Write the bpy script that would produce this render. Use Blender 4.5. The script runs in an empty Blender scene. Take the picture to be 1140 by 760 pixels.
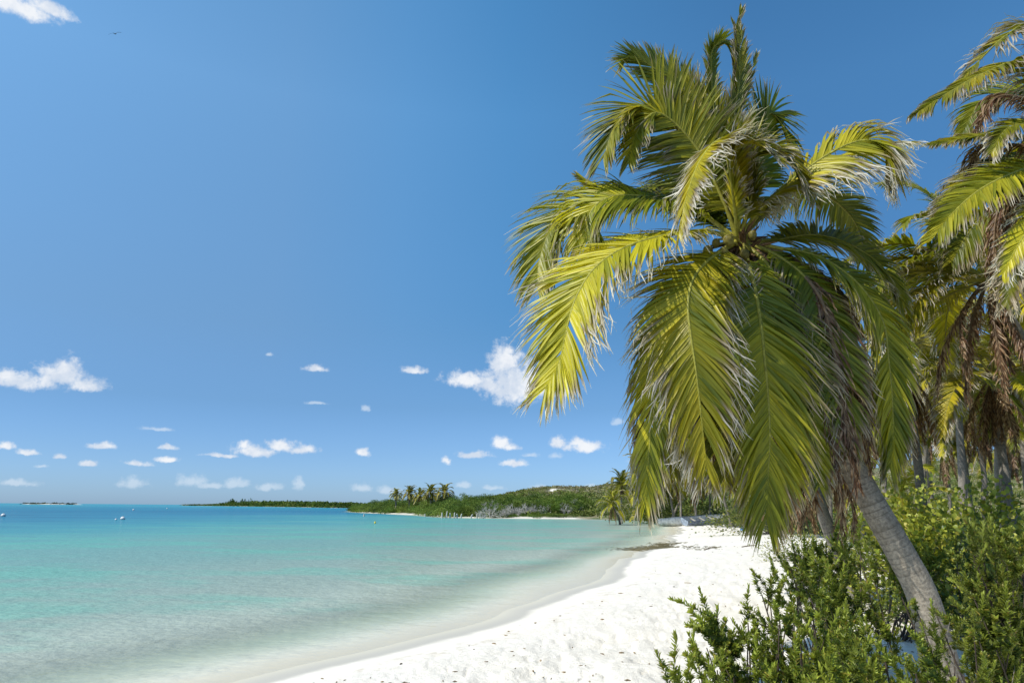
import bpy, math, random
import numpy as np
from mathutils import Vector, Matrix

R = math.radians
rng = np.random.default_rng(7)
SC = bpy.context.scene
COL = SC.collection

# ------------------------------------------------------------------ camera
CAM = np.array([0.0, 0.0, 2.2]); F = 760.0
p, ro = R(13.64), R(0.50)
fw = np.array([0, math.cos(p), math.sin(p)]); r0 = np.array([1.0, 0, 0]); u0 = np.array([0, -math.sin(p), math.cos(p)])
RT = math.cos(ro) * r0 + math.sin(ro) * u0
UP = -math.sin(ro) * r0 + math.cos(ro) * u0
cd = bpy.data.cameras.new('camera'); cam = bpy.data.objects.new('camera', cd); COL.objects.link(cam)
cd.sensor_width = 36; cd.lens = 24.0; cd.clip_end = 20000; cd.clip_start = 0.05
m = Matrix([[RT[0], UP[0], -fw[0], 0], [RT[1], UP[1], -fw[1], 0], [RT[2], UP[2], -fw[2], CAM[2]], [0, 0, 0, 1]])
cam.matrix_world = m
SC.camera = cam

# ------------------------------------------------------------------ light
SUN_AZ, SUN_EL = R(-118), R(48)
SC.view_settings.view_transform = 'Standard'; SC.view_settings.look = 'None'
SC.view_settings.exposure = 0.0; SC.view_settings.gamma = 1.0; SC.view_settings.use_curve_mapping = False
sd = Vector((math.sin(SUN_AZ) * math.cos(SUN_EL), math.cos(SUN_AZ) * math.cos(SUN_EL), math.sin(SUN_EL)))
sl = bpy.data.lights.new('sun', 'SUN'); sl.energy = 4.9; sl.angle = R(0.53); sl.color = (1.0, 0.955, 0.87)
so = bpy.data.objects.new('sun', sl); so.rotation_euler = sd.to_track_quat('Z', 'Y').to_euler(); COL.objects.link(so)


def ray(px, py):
    return fw + RT * (px - 570) / F + UP * (380 - py) / F


def P(px, py, Y):
    d = ray(px, py)
    return CAM + d * (Y / d[1])


def G(px, py, z=0.0):
    d = ray(px, py)
    return CAM + d * ((z - CAM[2]) / d[2])


def azel(px, py):
    d = ray(px, py); d = d / np.linalg.norm(d)
    return math.atan2(d[0], d[1]), math.asin(d[2])


class NT:
    """small helper round a node tree"""
    def __init__(s, tree):
        s.t = tree; s.n = tree.nodes; s.l = tree.links

    def new(s, kind, **kw):
        n = s.n.new(kind)
        for k, v in kw.items():
            setattr(n, k, v)
        return n

    def put(s, sock, v):
        if isinstance(v, bpy.types.NodeSocket):
            s.l.new(v, sock)
        else:
            sock.default_value = v

    def math(s, op, a, b=0.0, c=0.0, clamp=False):
        n = s.new('ShaderNodeMath', operation=op, use_clamp=clamp)
        s.put(n.inputs[0], a); s.put(n.inputs[1], b); s.put(n.inputs[2], c)
        return n.outputs[0]

    def vec(s, op, a, b=(0, 0, 0), c=(0, 0, 0)):
        n = s.new('ShaderNodeVectorMath', operation=op)
        s.put(n.inputs[0], a); s.put(n.inputs[1], b)
        if op == 'MULTIPLY_ADD': s.put(n.inputs[2], c)
        return n.outputs['Value'] if op in ('LENGTH', 'DOT_PRODUCT') else n.outputs[0]

    def ramp(s, v, a, b, lo=0.0, hi=1.0, smooth=True):
        n = s.new('ShaderNodeMapRange'); n.interpolation_type = 'SMOOTHSTEP' if smooth else 'LINEAR'
        s.put(n.inputs[0], v); s.put(n.inputs[1], a); s.put(n.inputs[2], b); s.put(n.inputs[3], lo); s.put(n.inputs[4], hi)
        return n.outputs[0]

    def mix(s, f, a, b, mode='MIX'):
        n = s.new('ShaderNodeMix', data_type='RGBA', blend_type=mode)
        s.put(n.inputs[0], f); s.put(n.inputs[6], a if not isinstance(a, tuple) else (*a, 1)[:4]); s.put(n.inputs[7], b if not isinstance(b, tuple) else (*b, 1)[:4])
        return n.outputs[2]

    def noise(s, vec, scale, detail=3.0, rough=0.5, out=0):
        n = s.new('ShaderNodeTexNoise')
        if vec is not None: s.put(n.inputs['Vector'], vec)
        n.inputs['Scale'].default_value = scale; n.inputs['Detail'].default_value = detail; n.inputs['Roughness'].default_value = rough
        return n.outputs[out]

    def attr(s, name, out='Fac'):
        n = s.new('ShaderNodeAttribute', attribute_name=name)
        return n.outputs[out]

    def bump(s, h, strength, dist, normal=None):
        n = s.new('ShaderNodeBump'); n.inputs['Strength'].default_value = strength; n.inputs['Distance'].default_value = dist
        s.put(n.inputs['Height'], h)
        if normal is not None: s.put(n.inputs['Normal'], normal)
        return n.outputs[0]


# ------------------------------------------------------------------ sky with small fair-weather clouds
W = bpy.data.worlds.new('World'); SC.world = W; W.use_nodes = True
W.node_tree.nodes.clear()
w = NT(W.node_tree)
sky = w.new('ShaderNodeTexSky', sky_type='NISHITA', sun_disc=False)
sky.sun_elevation = SUN_EL; sky.sun_rotation = SUN_AZ % (2 * math.pi)
sky.air_density = 1.0; sky.dust_density = 0.35; sky.ozone_density = 2.2; sky.altitude = 0
tc = w.new('ShaderNodeTexCoord').outputs['Generated']
sep = w.new('ShaderNodeSeparateXYZ'); w.put(sep.inputs[0], tc)
az = w.math('ARCTAN2', sep.outputs[0], sep.outputs[1])
el = w.math('ARCSINE', sep.outputs[2])
cmb = w.new('ShaderNodeCombineXYZ'); w.put(cmb.inputs[0], az); w.put(cmb.inputs[1], el)
uv = cmb.outputs[0]
wob = w.vec('MULTIPLY_ADD', w.noise(tc, 55, 5, 0.6, 1), (0.016, 0.008, 0), (-0.008, -0.004, 0))
uvw = w.vec('ADD', uv, wob)
CL = [(30, 426, 40, 13), (70, 420, 32, 15), (76, 416, 17, 18), (98, 430, 22, 10), (8, 419, 16, 8),
      (561, 406, 19, 24), (571, 432, 30, 34), (591, 428, 25, 27), (525, 424, 30, 11), (616, 434, 26, 12), (544, 427, 16, 17),
      (12, 4, 52, 19), (52, 10, 30, 12),
      (282, 503, 24, 8), (272, 497, 12, 8), (312, 497, 17, 8), (336, 501, 18, 6), (246, 507, 20, 3),
      (460, 413, 14, 5), (352, 411, 12, 5), (405, 504, 10, 6), (498, 513, 6, 6), (528, 507, 19, 5), (558, 494, 12, 9), (568, 498, 10, 5),
      (573, 516, 14, 5), (620, 493, 9, 8), (650, 498, 21, 9), (642, 493, 10, 7), (709, 515, 8, 5),
      (8, 497, 9, 5), (30, 504, 14, 4), (113, 497, 15, 5), (99, 516, 12, 5), (152, 516, 17, 4), (188, 512, 13, 4), (187, 498, 10, 4), (68, 508, 8, 4)]
FAINT = [(175, 478, 18, 3), (212, 536, 16, 8), (238, 541, 18, 4), (262, 539, 14, 6), (150, 538, 16, 7), (296, 542, 16, 6), (332, 538, 7, 9),
         (402, 544, 12, 6), (432, 546, 13, 5), (516, 541, 10, 4), (20, 538, 20, 5), (407, 455, 5, 4), (352, 449, 12, 2), (548, 543, 12, 3),
         (600, 543, 12, 4), (660, 543, 9, 5), (620, 508, 8, 4), (690, 470, 9, 5), (735, 395, 10, 4), (45, 520, 9, 2), (300, 395, 4, 2), (590, 507, 10, 3)]


def blobs(lst):
    acc = None
    for (x, y, rx, ry) in lst:
        a, e = azel(x, y); s = math.hypot((x - 570) / F, 1)
        ax, ex = azel(x + rx, y); ay, ey = azel(x, y - ry)
        iu, iv = 1 / max(abs(ax - a), 1e-4), 1 / max(abs(ey - e), 1e-4)
        pe = w.vec('MULTIPLY_ADD', uvw, (iu, iv, 0), (-a * iu, -e * iv, 0))
        L = w.vec('LENGTH', w.vec('MAXIMUM', pe, w.vec('MULTIPLY', pe, (-1, -1.7, 0))))      # flatter base than top
        acc = L if acc is None else w.math('SMOOTH_MIN', acc, L, 0.25)
    return acc


nz = w.noise(tc, 75, 6, 0.62)
nz2 = w.noise(tc, 24, 4, 0.6)
d1 = w.math('ADD', blobs(CL), w.math('MULTIPLY', w.math('SUBTRACT', nz, 0.5), 2.1))
d2 = w.math('ADD', blobs(FAINT), w.math('MULTIPLY', w.math('SUBTRACT', nz, 0.5), 2.6))
a1 = w.ramp(d1, 1.30, 0.30)
a2 = w.math('MULTIPLY', w.ramp(d2, 1.4, 0.2), 0.55)
core = w.ramp(d1, 0.15, 0.8, 0.0, 1.0)
ccol = w.mix(w.ramp(nz2, 0.36, 0.62), (0.66, 0.74, 0.86), (0.93, 0.95, 0.98))
up = w.ramp(el, 0.0, 0.2)
skycol = w.mix(1.0, sky.outputs[0], (0.93, 1.06, 1.20), 'MULTIPLY')
hs = w.new('ShaderNodeHueSaturation'); hs.inputs['Saturation'].default_value = 1.12; w.put(hs.inputs['Color'], skycol)
# clear polarised tropical air: bluer at the horizon, lighter towards the sun, deepest a quarter turn from it
er = w.new('ShaderNodeValToRGB'); w.put(er.inputs[0], w.math('DIVIDE', el, R(60)))
st_ = [(0, (.50, .69, 1.15)), (.067, (.57, .69, .95)), (.133, (.66, .73, .83)), (.233, (.98, .98, .94)), (.333, (1.28, 1.26, 1.13)), (.53, (1.82, 1.76, 1.46)), (.75, (1.72, 1.83, 1.52)), (1, (1.5, 1.5, 1.3))]
while len(er.color_ramp.elements) < len(st_): er.color_ramp.elements.new(.5)
for e_, (pos_, c_) in zip(er.color_ramp.elements, st_): e_.position = pos_; e_.color = (c_[0] * .5, c_[1] * .5, c_[2] * .5, 1)
ar = w.new('ShaderNodeValToRGB'); w.put(ar.inputs[0], w.ramp(az, R(-20), R(22), 0, 1, False))
st_ = [(0, (1.06, 1.0, .96)), (.24, (.88, .97, .98)), (.47, (.69, .88, .93)), (1, (.54, .68, .76))]
while len(ar.color_ramp.elements) < len(st_): ar.color_ramp.elements.new(.5)
for e_, (pos_, c_) in zip(ar.color_ramp.elements, st_): e_.position = pos_; e_.color = (c_[0] * .5, c_[1] * .5, c_[2] * .5, 1)
acol = w.mix(w.ramp(el, R(5), R(17)), (.5, .5, .5), ar.outputs[0])
sc3 = w.new('ShaderNodeVectorMath', operation='SCALE'); w.put(sc3.inputs[0], w.vec('MULTIPLY', w.vec('MULTIPLY', hs.outputs[0], er.outputs[0]), acol)); sc3.inputs['Scale'].default_value = 0.484
skyv = sc3.outputs[0]
fin = w.mix(a2, skyv, (0.72, 0.82, 0.93))
fin = w.mix(w.math('MULTIPLY', a1, 0.95), fin, ccol)
bg = w.new('ShaderNodeBackground'); bg.inputs['Strength'].default_value = 1.0; w.put(bg.inputs['Color'], fin)
wo = w.new('ShaderNodeOutputWorld'); w.l.new(bg.outputs[0], wo.inputs[0])


# ------------------------------------------------------------------ materials
def material(name):
    mt = bpy.data.materials.new(name); mt.use_nodes = True; mt.node_tree.nodes.clear()
    return mt, NT(mt.node_tree)


def out(n, sh):
    o = n.new('ShaderNodeOutputMaterial'); n.l.new(sh, o.inputs[0])


def bsdf(n, color, rough=0.8, spec=0.3, normal=None, metal=0.0):
    b = n.new('ShaderNodeBsdfPrincipled')
    n.put(b.inputs['Base Color'], color if not isinstance(color, tuple) else (*color, 1)[:4]); n.put(b.inputs['Roughness'], rough)
    b.inputs['Specular IOR Level'].default_value = spec; b.inputs['Metallic'].default_value = metal
    if normal is not None: n.put(b.inputs['Normal'], normal)
    return b.outputs[0]


def leaf_material(name, trans=0.35, rough=0.38, spec=0.45, vary=0.15):
    mt, n = material(name)
    oi = n.new('ShaderNodeObjectInfo')
    h = n.new('ShaderNodeHueSaturation')
    n.put(h.inputs['Color'], n.attr('col', 'Color'))
    n.put(h.inputs['Value'], n.ramp(oi.outputs['Random'], 0, 1, 1 - vary, 1 + vary, False))
    n.put(h.inputs['Hue'], n.ramp(oi.outputs['Random'], 0, 1, 0.5 - vary * 0.06, 0.5 + vary * 0.06, False))
    c = h.outputs[0]
    s1 = bsdf(n, c, rough, spec)
    tr = n.new('ShaderNodeBsdfTranslucent')
    n.put(tr.inputs[0], n.mix(1.0, c, (1.25, 1.25, 0.7), 'MULTIPLY'))
    mx = n.new('ShaderNodeMixShader'); mx.inputs[0].default_value = trans
    n.l.new(s1, mx.inputs[1]); n.l.new(tr.outputs[0], mx.inputs[2])
    out(n, mx.outputs[0])
    return mt


def plain(name, c1, c2, scale, rough=0.8, bump=0.3, bdist=0.02, spec=0.3):
    mt, n = material(name)
    co = n.new('ShaderNodeTexCoord').outputs['Object']
    ns = n.noise(co, scale, 5, 0.6)
    out(n, bsdf(n, n.mix(n.ramp(ns, 0.35, 0.65), c1, c2), rough, spec, n.bump(ns, bump, bdist)))
    return mt


def colmat(name, rough=0.85, scale=14.0, bump=0.5, bdist=0.02, lo=.61, hi=1.25):
    mt, n = material(name)
    co = n.new('ShaderNodeTexCoord').outputs['Object']
    ns = n.noise(co, scale, 6, 0.65)
    c = n.mix(n.ramp(ns, 0.3, 0.7, 0.0, 1.0), n.mix(1.0, n.attr('col', 'Color'), (lo, lo, lo), 'MULTIPLY'), n.mix(1.0, n.attr('col', 'Color'), (hi, hi, hi), 'MULTIPLY'))
    out(n, bsdf(n, c, rough, 0.2, n.bump(ns, bump, bdist)))
    return mt


M_frond = leaf_material('palm_leaf', 0.34, 0.40, 0.36, 0.12)
M_leaf = leaf_material('shrub_leaf', 0.25, 0.45, 0.4, 0.06)
M_far = leaf_material('far_foliage', 0.2, 0.6, 0.2, 0.05)
M_rib = colmat('palm_midrib', 0.45, 30, 0.2, 0.004)
M_trunk = colmat('palm_trunk', 0.9, 34, 0.9, 0.012, .62, 1.2)
M_wood = colmat('twig_wood', 0.9, 40, 0.4, 0.004)


# ------------------------------------------------------------------ mesh building
class Acc:
    def __init__(s):
        s.v = []; s.f = []; s.c = []; s.n = 0

    def add(s, v, f, c):
        v = np.asarray(v, float).reshape(-1, 3); c = np.asarray(c, float)
        if c.ndim == 1: c = np.tile(c[:3], (len(v), 1))
        s.v.append(v); s.f.append(np.asarray(f, int).reshape(-1, 4) + s.n); s.c.append(c); s.n += len(v)

    def arrays(s):
        return np.concatenate(s.v), np.concatenate(s.f), np.concatenate(s.c)


def mesh_from(name, v, f, c, mat, smooth=True, attrs=None):
    me = bpy.data.meshes.new(name)
    me.vertices.add(len(v)); me.vertices.foreach_set('co', np.ascontiguousarray(v, np.float32).ravel())
    me.loops.add(len(f) * 4); me.loops.foreach_set('vertex_index', np.ascontiguousarray(f, np.int32).ravel())
    me.polygons.add(len(f)); me.polygons.foreach_set('loop_start', np.arange(0, len(f) * 4, 4, dtype=np.int32))
    me.polygons.foreach_set('use_smooth', np.full(len(f), smooth))
    me.update(calc_edges=True)
    if c is not None:
        ca = me.color_attributes.new('col', 'FLOAT_COLOR', 'POINT')
        cc = np.ones((len(v), 4), np.float32); cc[:, :3] = np.clip(c, 0, 1); ca.data.foreach_set('color', cc.ravel())
    for k, a in (attrs or {}).items():
        at = me.attributes.new(k, 'FLOAT', 'POINT'); at.data.foreach_set('value', np.ascontiguousarray(a, np.float32))
    me.materials.append(mat)
    return me


def obj(name, me, parent=None, loc=(0, 0, 0)):
    o = bpy.data.objects.new(name, me); o.location = loc; COL.objects.link(o)
    if parent is not None: o.parent = parent
    return o


def part(name, acc, mat, parent=None, origin=(0, 0, 0), smooth=True):
    v, f, c = acc.arrays() if isinstance(acc, Acc) else acc
    return obj(name, mesh_from(name, v - np.asarray(origin, float), f, c, mat, smooth), parent, (0, 0, 0) if parent is not None else origin)


def thing(name, label, cat, loc, group=None):
    o = bpy.data.objects.new(name, None); o.empty_display_size = 0.2; COL.objects.link(o); o.location = tuple(loc)
    return tag(o, label, cat, group)


def tag(o, label, cat, group=None):
    o['label'] = label; o['category'] = cat
    if group: o['group'] = group
    return o


def norm(a):
    return a / np.maximum(np.linalg.norm(a, axis=-1, keepdims=True), 1e-9)


def spline(pts, m):
    pts = np.asarray(pts, float)
    q = np.vstack([2 * pts[0] - pts[1], pts, 2 * pts[-1] - pts[-2]])
    o = []
    for i in range(1, len(q) - 2):
        t = np.linspace(0, 1, 24, endpoint=False)[:, None]
        a, b, c, d = q[i - 1], q[i], q[i + 1], q[i + 2]
        o.append(0.5 * ((2 * b) + (c - a) * t + (2 * a - 5 * b + 4 * c - d) * t ** 2 + (3 * b - a - 3 * c + d) * t ** 3))
    o = np.vstack(o + [pts[-1:]])
    s = np.concatenate([[0], np.cumsum(np.linalg.norm(np.diff(o, axis=0), axis=1))])
    u = np.linspace(0, s[-1], m)
    return np.stack([np.interp(u, s, o[:, k]) for k in range(3)], 1), s[-1]


def frames(pts, up=None):
    T = norm(np.gradient(pts, axis=0))
    ref = np.array([0.0, 0.13, 1.0]) if up is None else np.asarray(up, float)
    if abs(T[0] @ norm(ref)) > 0.9: ref = np.array([1.0, 0.2, 0])
    N = np.zeros_like(T); n = ref
    for i in range(len(T)):
        n = n - (n @ T[i]) * T[i]; n = n / np.linalg.norm(n); N[i] = n
    return T, N, np.cross(T, N)


def tube(acc, pts, rad, sides, col):
    pts = np.asarray(pts, float); m_ = len(pts); rad = np.broadcast_to(rad, (m_,)) if np.ndim(rad) < 2 else rad
    T, N, B = frames(pts)
    a = np.arange(sides) / sides * 2 * np.pi
    rr = rad[:, None] if rad.ndim == 1 else rad
    v = pts[:, None, :] + (rr * np.cos(a))[..., None] * N[:, None, :] + (rr * np.sin(a))[..., None] * B[:, None, :]
    i, j = np.meshgrid(np.arange(m_ - 1), np.arange(sides), indexing='ij')
    jn = (j + 1) % sides
    f = np.stack([i * sides + j, i * sides + jn, (i + 1) * sides + jn, (i + 1) * sides + j], -1).reshape(-1, 4)
    col = np.asarray(col, float)
    if col.ndim == 2: col = np.repeat(col, sides, 0)
    acc.add(v.reshape(-1, 3), f, col)


def lathe(acc, c, prof, sides, col, axis=(0, 0, 1), squash=(1, 1)):
    """prof: list of (radius, height) about the axis"""
    ax = norm(np.asarray(axis, float)); ref = np.array([1.0, 0, 0]) if abs(ax[0]) < 0.9 else np.array([0, 1.0, 0])
    X = norm(np.cross(ref, ax)); Y_ = np.cross(ax, X)
    a = np.arange(sides) / sides * 2 * np.pi
    v = np.array([[np.asarray(c) + ax * h + X * r_ * math.cos(t) * squash[0] + Y_ * r_ * math.sin(t) * squash[1] for t in a] for r_, h in prof])
    m_ = len(prof); i, j = np.meshgrid(np.arange(m_ - 1), np.arange(sides), indexing='ij'); jn = (j + 1) % sides
    f = np.stack([i * sides + j, i * sides + jn, (i + 1) * sides + jn, (i + 1) * sides + j], -1).reshape(-1, 4)
    acc.add(v.reshape(-1, 3), f, col)


def leaves(acc, base, D, N, L, Wd, col, fold=0.25):
    """flat six-cornered leaves folded along the midrib; all arguments arrays over leaves"""
    n_ = len(base); D = norm(D); Wv = norm(np.cross(D, N)); Nn = np.cross(Wv, D)
    L = np.broadcast_to(L, (n_,))[:, None]; Wd = np.broadcast_to(Wd, (n_,))[:, None]
    lift = Nn * Wd * fold
    v = np.stack([base, base + D * L * .35 + Wv * Wd * .46 + lift, base + D * L * .78 + Wv * Wd * .36 + lift * .8,
                  base + D * L, base + D * L * .78 - Wv * Wd * .36 + lift * .8, base + D * L * .35 - Wv * Wd * .46 + lift], 1)
    k = np.arange(n_)[:, None] * 6
    f = np.concatenate([k + np.array([[0, 1, 2, 3]]), k + np.array([[0, 3, 4, 5]])], 0)
    acc.add(v.reshape(-1, 3), f, np.repeat(np.broadcast_to(col, (n_, 3)), 6, 0))


# ------------------------------------------------------------------ value noise
def vnoise(x, y, seed=0):
    xi = np.floor(x).astype(np.int64); yi = np.floor(y).astype(np.int64); fx = x - xi; fy = y - yi
    fx = fx * fx * (3 - 2 * fx); fy = fy * fy * (3 - 2 * fy)

    def h(a, b):
        q = (a * 374761393 + b * 668265263 + seed * 974634777) & 0xFFFFFFFF
        q = ((q ^ (q >> 13)) * 1274126177) & 0xFFFFFFFF
        return ((q ^ (q >> 16)) & 0xFFFF) / 65535.0
    return (h(xi, yi) * (1 - fx) + h(xi + 1, yi) * fx) * (1 - fy) + (h(xi, yi + 1) * (1 - fx) + h(xi + 1, yi + 1) * fx) * fy


def fbm(x, y, o=4, seed=0):
    s = 0; a = 0.5
    for i in range(o):
        s = s + a * (vnoise(x * 2 ** i, y * 2 ** i, seed + i) - 0.5); a *= 0.55
    return s


# ------------------------------------------------------------------ terrain
def g2(px, py, z=0.0):
    q = G(px, py, z); return (q[0], q[1])


BEACH = [(-7.5, -60), (-3.4, -8), (-2.6, 1.0)] + [g2(*q) for q in
         [(150, 800), (235, 768), (330, 744), (400, 728), (480, 708), (560, 684), (620, 659), (670, 638), (708, 621), (738, 605), (752, 592), (750, 585),
          (735, 580.5), (712, 578.9), (685, 578.2), (660, 577.6)]]
BACK = [g2(*q) for q in [(640, 577.5), (628, 577.3), (600, 577.2), (560, 576.7), (528, 576.3), (505, 576.0), (491, 575.3), (468, 573.3), (440, 572.0), (420, 571.2), (400, 570.2), (392, 569.6)]]
LAND = BEACH + BACK + [(BACK[-1][0] - 14, BACK[-1][1] + 60), (-60, 520), (400, 900), (4000, 900), (4000, -3000), (-200, -3000)]
ISLE = [(-705, 1500), (-560, 1300), (-420, 1120), (-300, 960), (-196, 760), (-165, 740), (-160, 800), (-290, 1080), (-450, 1320), (-640, 1640)]
ISLET = [(-1010, 1430), (-960, 1440), (-905, 1450), (-900, 1500), (-1000, 1490)]


def seg_dist(x, y, poly, closed=True):
    d = np.full(x.shape, 1e18); n_ = len(poly)
    for i in range(n_ if closed else n_ - 1):
        ax, ay = poly[i]; bx, by = poly[(i + 1) % n_]
        dx, dy = bx - ax, by - ay
        t = np.clip(((x - ax) * dx + (y - ay) * dy) / (dx * dx + dy * dy), 0, 1)
        d = np.minimum(d, (x - ax - t * dx) ** 2 + (y - ay - t * dy) ** 2)
    return np.sqrt(d)


def inside(x, y, poly):
    c = np.zeros(x.shape, bool); n_ = len(poly); j = n_ - 1
    for i in range(n_):
        xi, yi = poly[i]; xj, yj = poly[j]
        k = ((yi > y) != (yj > y)) & (x < (xj - xi) * (y - yi) / (yj - yi + 1e-12) + xi)
        c ^= k; j = i
    return c


def sdist(x, y, poly):
    return seg_dist(x, y, poly) * np.where(inside(x, y, poly), 1, -1)


VEG = [(5.5, -60), (5.2, 3), (6.6, 8), (9.6, 14), (13.5, 24), (16.5, 35), (22, 60), (29, 92), (31, 112), (22, 133), (13, 138)] + [(q_[0] + .3, q_[1] + 1.6) for q_ in BACK] + [(-60, 520), (400, 900), (4000, 900), (4000, -3000)]


def field(x, y, fine=False):
    x = np.asarray(x, float); y = np.asarray(y, float)
    jit = fbm(x * .22, y * .22, 3, 5) * np.clip(np.hypot(x, y) / 30, 0.15, 1) * 2.0
    d0 = sdist(x, y, LAND) + jit
    di = np.maximum(sdist(x, y, ISLE), sdist(x, y, ISLET))
    d = np.maximum(d0, di)
    land = 0.74 * (1 - np.exp(-np.maximum(d, 0) / 8.0))
    sea = -2.2 * (1 - np.exp(np.minimum(d, 0) / 38.0))
    veg = sdist(x, y, VEG) + fbm(x * .35, y * .35, 3, 9) * 4
    veg = np.where(di > -5, di * 3, veg)
    z = np.where(d > 0, land, sea)
    m_ = np.clip(d / 6, 0, 1)
    z = z + m_ * fbm(x * .25, y * .25, 3, 3) * 0.22 * (np.hypot(x, y) < 400)
    # dunes behind the point and behind the grove
    gx = (x - 20); sx = np.where(gx < 0, 34.0, 95.0)
    hill = 8.6 * np.exp(-(gx / sx) ** 2) * np.exp(-((y - 262) / 62.0) ** 2) * (1 + fbm(x * .02, y * .02, 3, 11) * .5)
    h2 = 11.5 * np.clip((x - 30) / 62, 0, 1) * np.clip((y - 36) / 60, 0, 1) * (1 + fbm(x * .03, y * .03, 3, 12) * .5)
    z = z + (hill + h2) * np.clip(d / 12, 0, 1) * (di < 0)
    z = z + np.where(di > 0, np.minimum(di * .06, 1.2), 0)
    # dry-sand relief: trampled hollows
    if fine:
        r = np.hypot(x, y)
        fade = np.clip(1.3 - r / 45, 0, 1) * np.clip((d - 1.1) / 2.2, 0, 1)
        z = z + fade * (fbm(x * 1.5, y * 1.5, 3, 21) * .13 + fbm(x * 4.8, y * 4.8, 3, 22) * .09)
        # footprints
        foot = np.clip(0.5 - np.abs(vnoise(x * 3.1, y * 3.1, 31) - 0.28) * 5, 0, 0.5)
        z = z - fade * foot * 0.09
    return z, d, veg


def gz(x, y):
    return float(field(np.array([x]), np.array([y]))[0][0])


def polar(nang, ncoarse, r0_, r1_, nr):
    a = np.concatenate([np.linspace(-R(52), R(52), nang), np.linspace(R(52), 2 * np.pi - R(52), ncoarse + 2)[1:-1]])
    r = np.concatenate([[0.02], np.geomspace(r0_, r1_, nr)])
    Rr, A = np.meshgrid(r, a, indexing='ij')
    x = Rr * np.sin(A); y = Rr * np.cos(A); na = len(a); nr_ = len(r)
    i, j = np.meshgrid(np.arange(nr_ - 1), np.arange(na), indexing='ij'); jn = (j + 1) % na
    f = np.stack([i * na + j, (i + 1) * na + j, (i + 1) * na + jn, i * na + jn], -1).reshape(-1, 4)
    return x.ravel(), y.ravel(), f[:, ::-1]


x, y, f = polar(760, 60, 0.5, 9000, 620)
z, d, veg = field(x, y, True)
mt, n = material('sand_and_soil')
co = n.new('ShaderNodeTexCoord').outputs['Object']
big = n.noise(co, 0.5, 4, 0.6); mid = n.noise(co, 5, 5, 0.65); fin_ = n.noise(co, 60, 3, 0.6)
sand = n.mix(n.ramp(mid, 0.35, 0.65), (0.74, 0.69, 0.595), (0.82, 0.77, 0.67))
sand = n.mix(n.ramp(big, 0.4, 0.65, 0, .5), sand, (0.78, 0.72, 0.60))
# weathered specks: bits of leaf, twig and weed lying in the sand
vo = n.new('ShaderNodeTexVoronoi'); vo.inputs['Scale'].default_value = 5.5; n.put(vo.inputs['Vector'], n.vec('ADD', co, n.vec('MULTIPLY', n.noise(co, 20, 2, .5, 1), (.12, .12, 0))))
speck = n.math('MULTIPLY', n.ramp(vo.outputs['Distance'], 0.11, 0.05), n.ramp(n.noise(co, 1.7, 2, .6), 0.48, 0.62))
sand = n.mix(n.math('MULTIPLY', speck, .6), sand, (0.26, 0.19, 0.11))
dd = n.attr('shore'); vg = n.attr('veg')
wet = n.ramp(n.math('ADD', dd, n.math('MULTIPLY', n.math('SUBTRACT', big, .5), 0.5)), 0.82, 0.55)
wet = n.math('MULTIPLY', wet, n.ramp(dd, -1.4, 0.0))
sand = n.mix(wet, sand, n.mix(n.ramp(dd, -.1, .5), (0.64, 0.59, 0.45), (0.53, 0.49, 0.40)))
wrack = n.math('MULTIPLY', n.math('MULTIPLY', n.ramp(dd, 1.0, 1.35), n.ramp(dd, 2.1, 1.5)), n.ramp(n.noise(co, 3.2, 5, .7), 0.52, 0.62))
sand = n.mix(n.math('MULTIPLY', wrack, .35), sand, (0.40, 0.31, 0.19))
soil = n.mix(n.ramp(n.noise(co, 1.3, 5, .7), 0.42, 0.6), (0.17, 0.15, 0.07), (0.36, 0.31, 0.2))
soil = n.mix(n.ramp(n.noise(co, .35, 4, .65), 0.42, 0.58), soil, (0.09, 0.12, 0.035))
vf = n.ramp(n.math('ADD', vg, n.math('MULTIPLY', n.math('SUBTRACT', mid, .5), 3.0)), -0.5, 3.0)
scar = n.attr('scar')
vf = n.math('MULTIPLY', vf, n.math('SUBTRACT', 1.0, scar))
colr = n.mix(vf, sand, soil)
hgt = n.math('ADD', n.math('MULTIPLY', n.noise(co, 14, 5, .6), .6), n.math('MULTIPLY', fin_, .25))
bm_ = n.new('ShaderNodeBump'); bm_.inputs['Distance'].default_value = 0.045
n.put(bm_.inputs['Height'], hgt); n.put(bm_.inputs['Strength'], n.ramp(dd, 0.8, 2.5, 0.08, 1.0))
pb = n.new('ShaderNodeBsdfPrincipled'); n.put(pb.inputs['Base Color'], colr); n.put(pb.inputs['Roughness'], n.math('SUBTRACT', .95, n.math('MULTIPLY', wet, .45)))
pb.inputs['Specular IOR Level'].default_value = 0.25; n.put(pb.inputs['Normal'], bm_.outputs[0])
out(n, pb.outputs[0])
M_ground = mt
sc_ = np.array(g2(614, 553, 8.0))
hx, hy = 0.062 * 240, 240.0
scar_a = np.exp(-(((x - hx) / 1.6) ** 2 + ((y - hy) / 7.0) ** 2)) * 1.4
me = mesh_from('beach_ground', np.stack([x, y, z], 1), f, None, M_ground, True, {'shore': d, 'veg': veg, 'scar': np.clip(scar_a, 0, 1)})
o = obj('ground', me); o['kind'] = 'structure'

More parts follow.
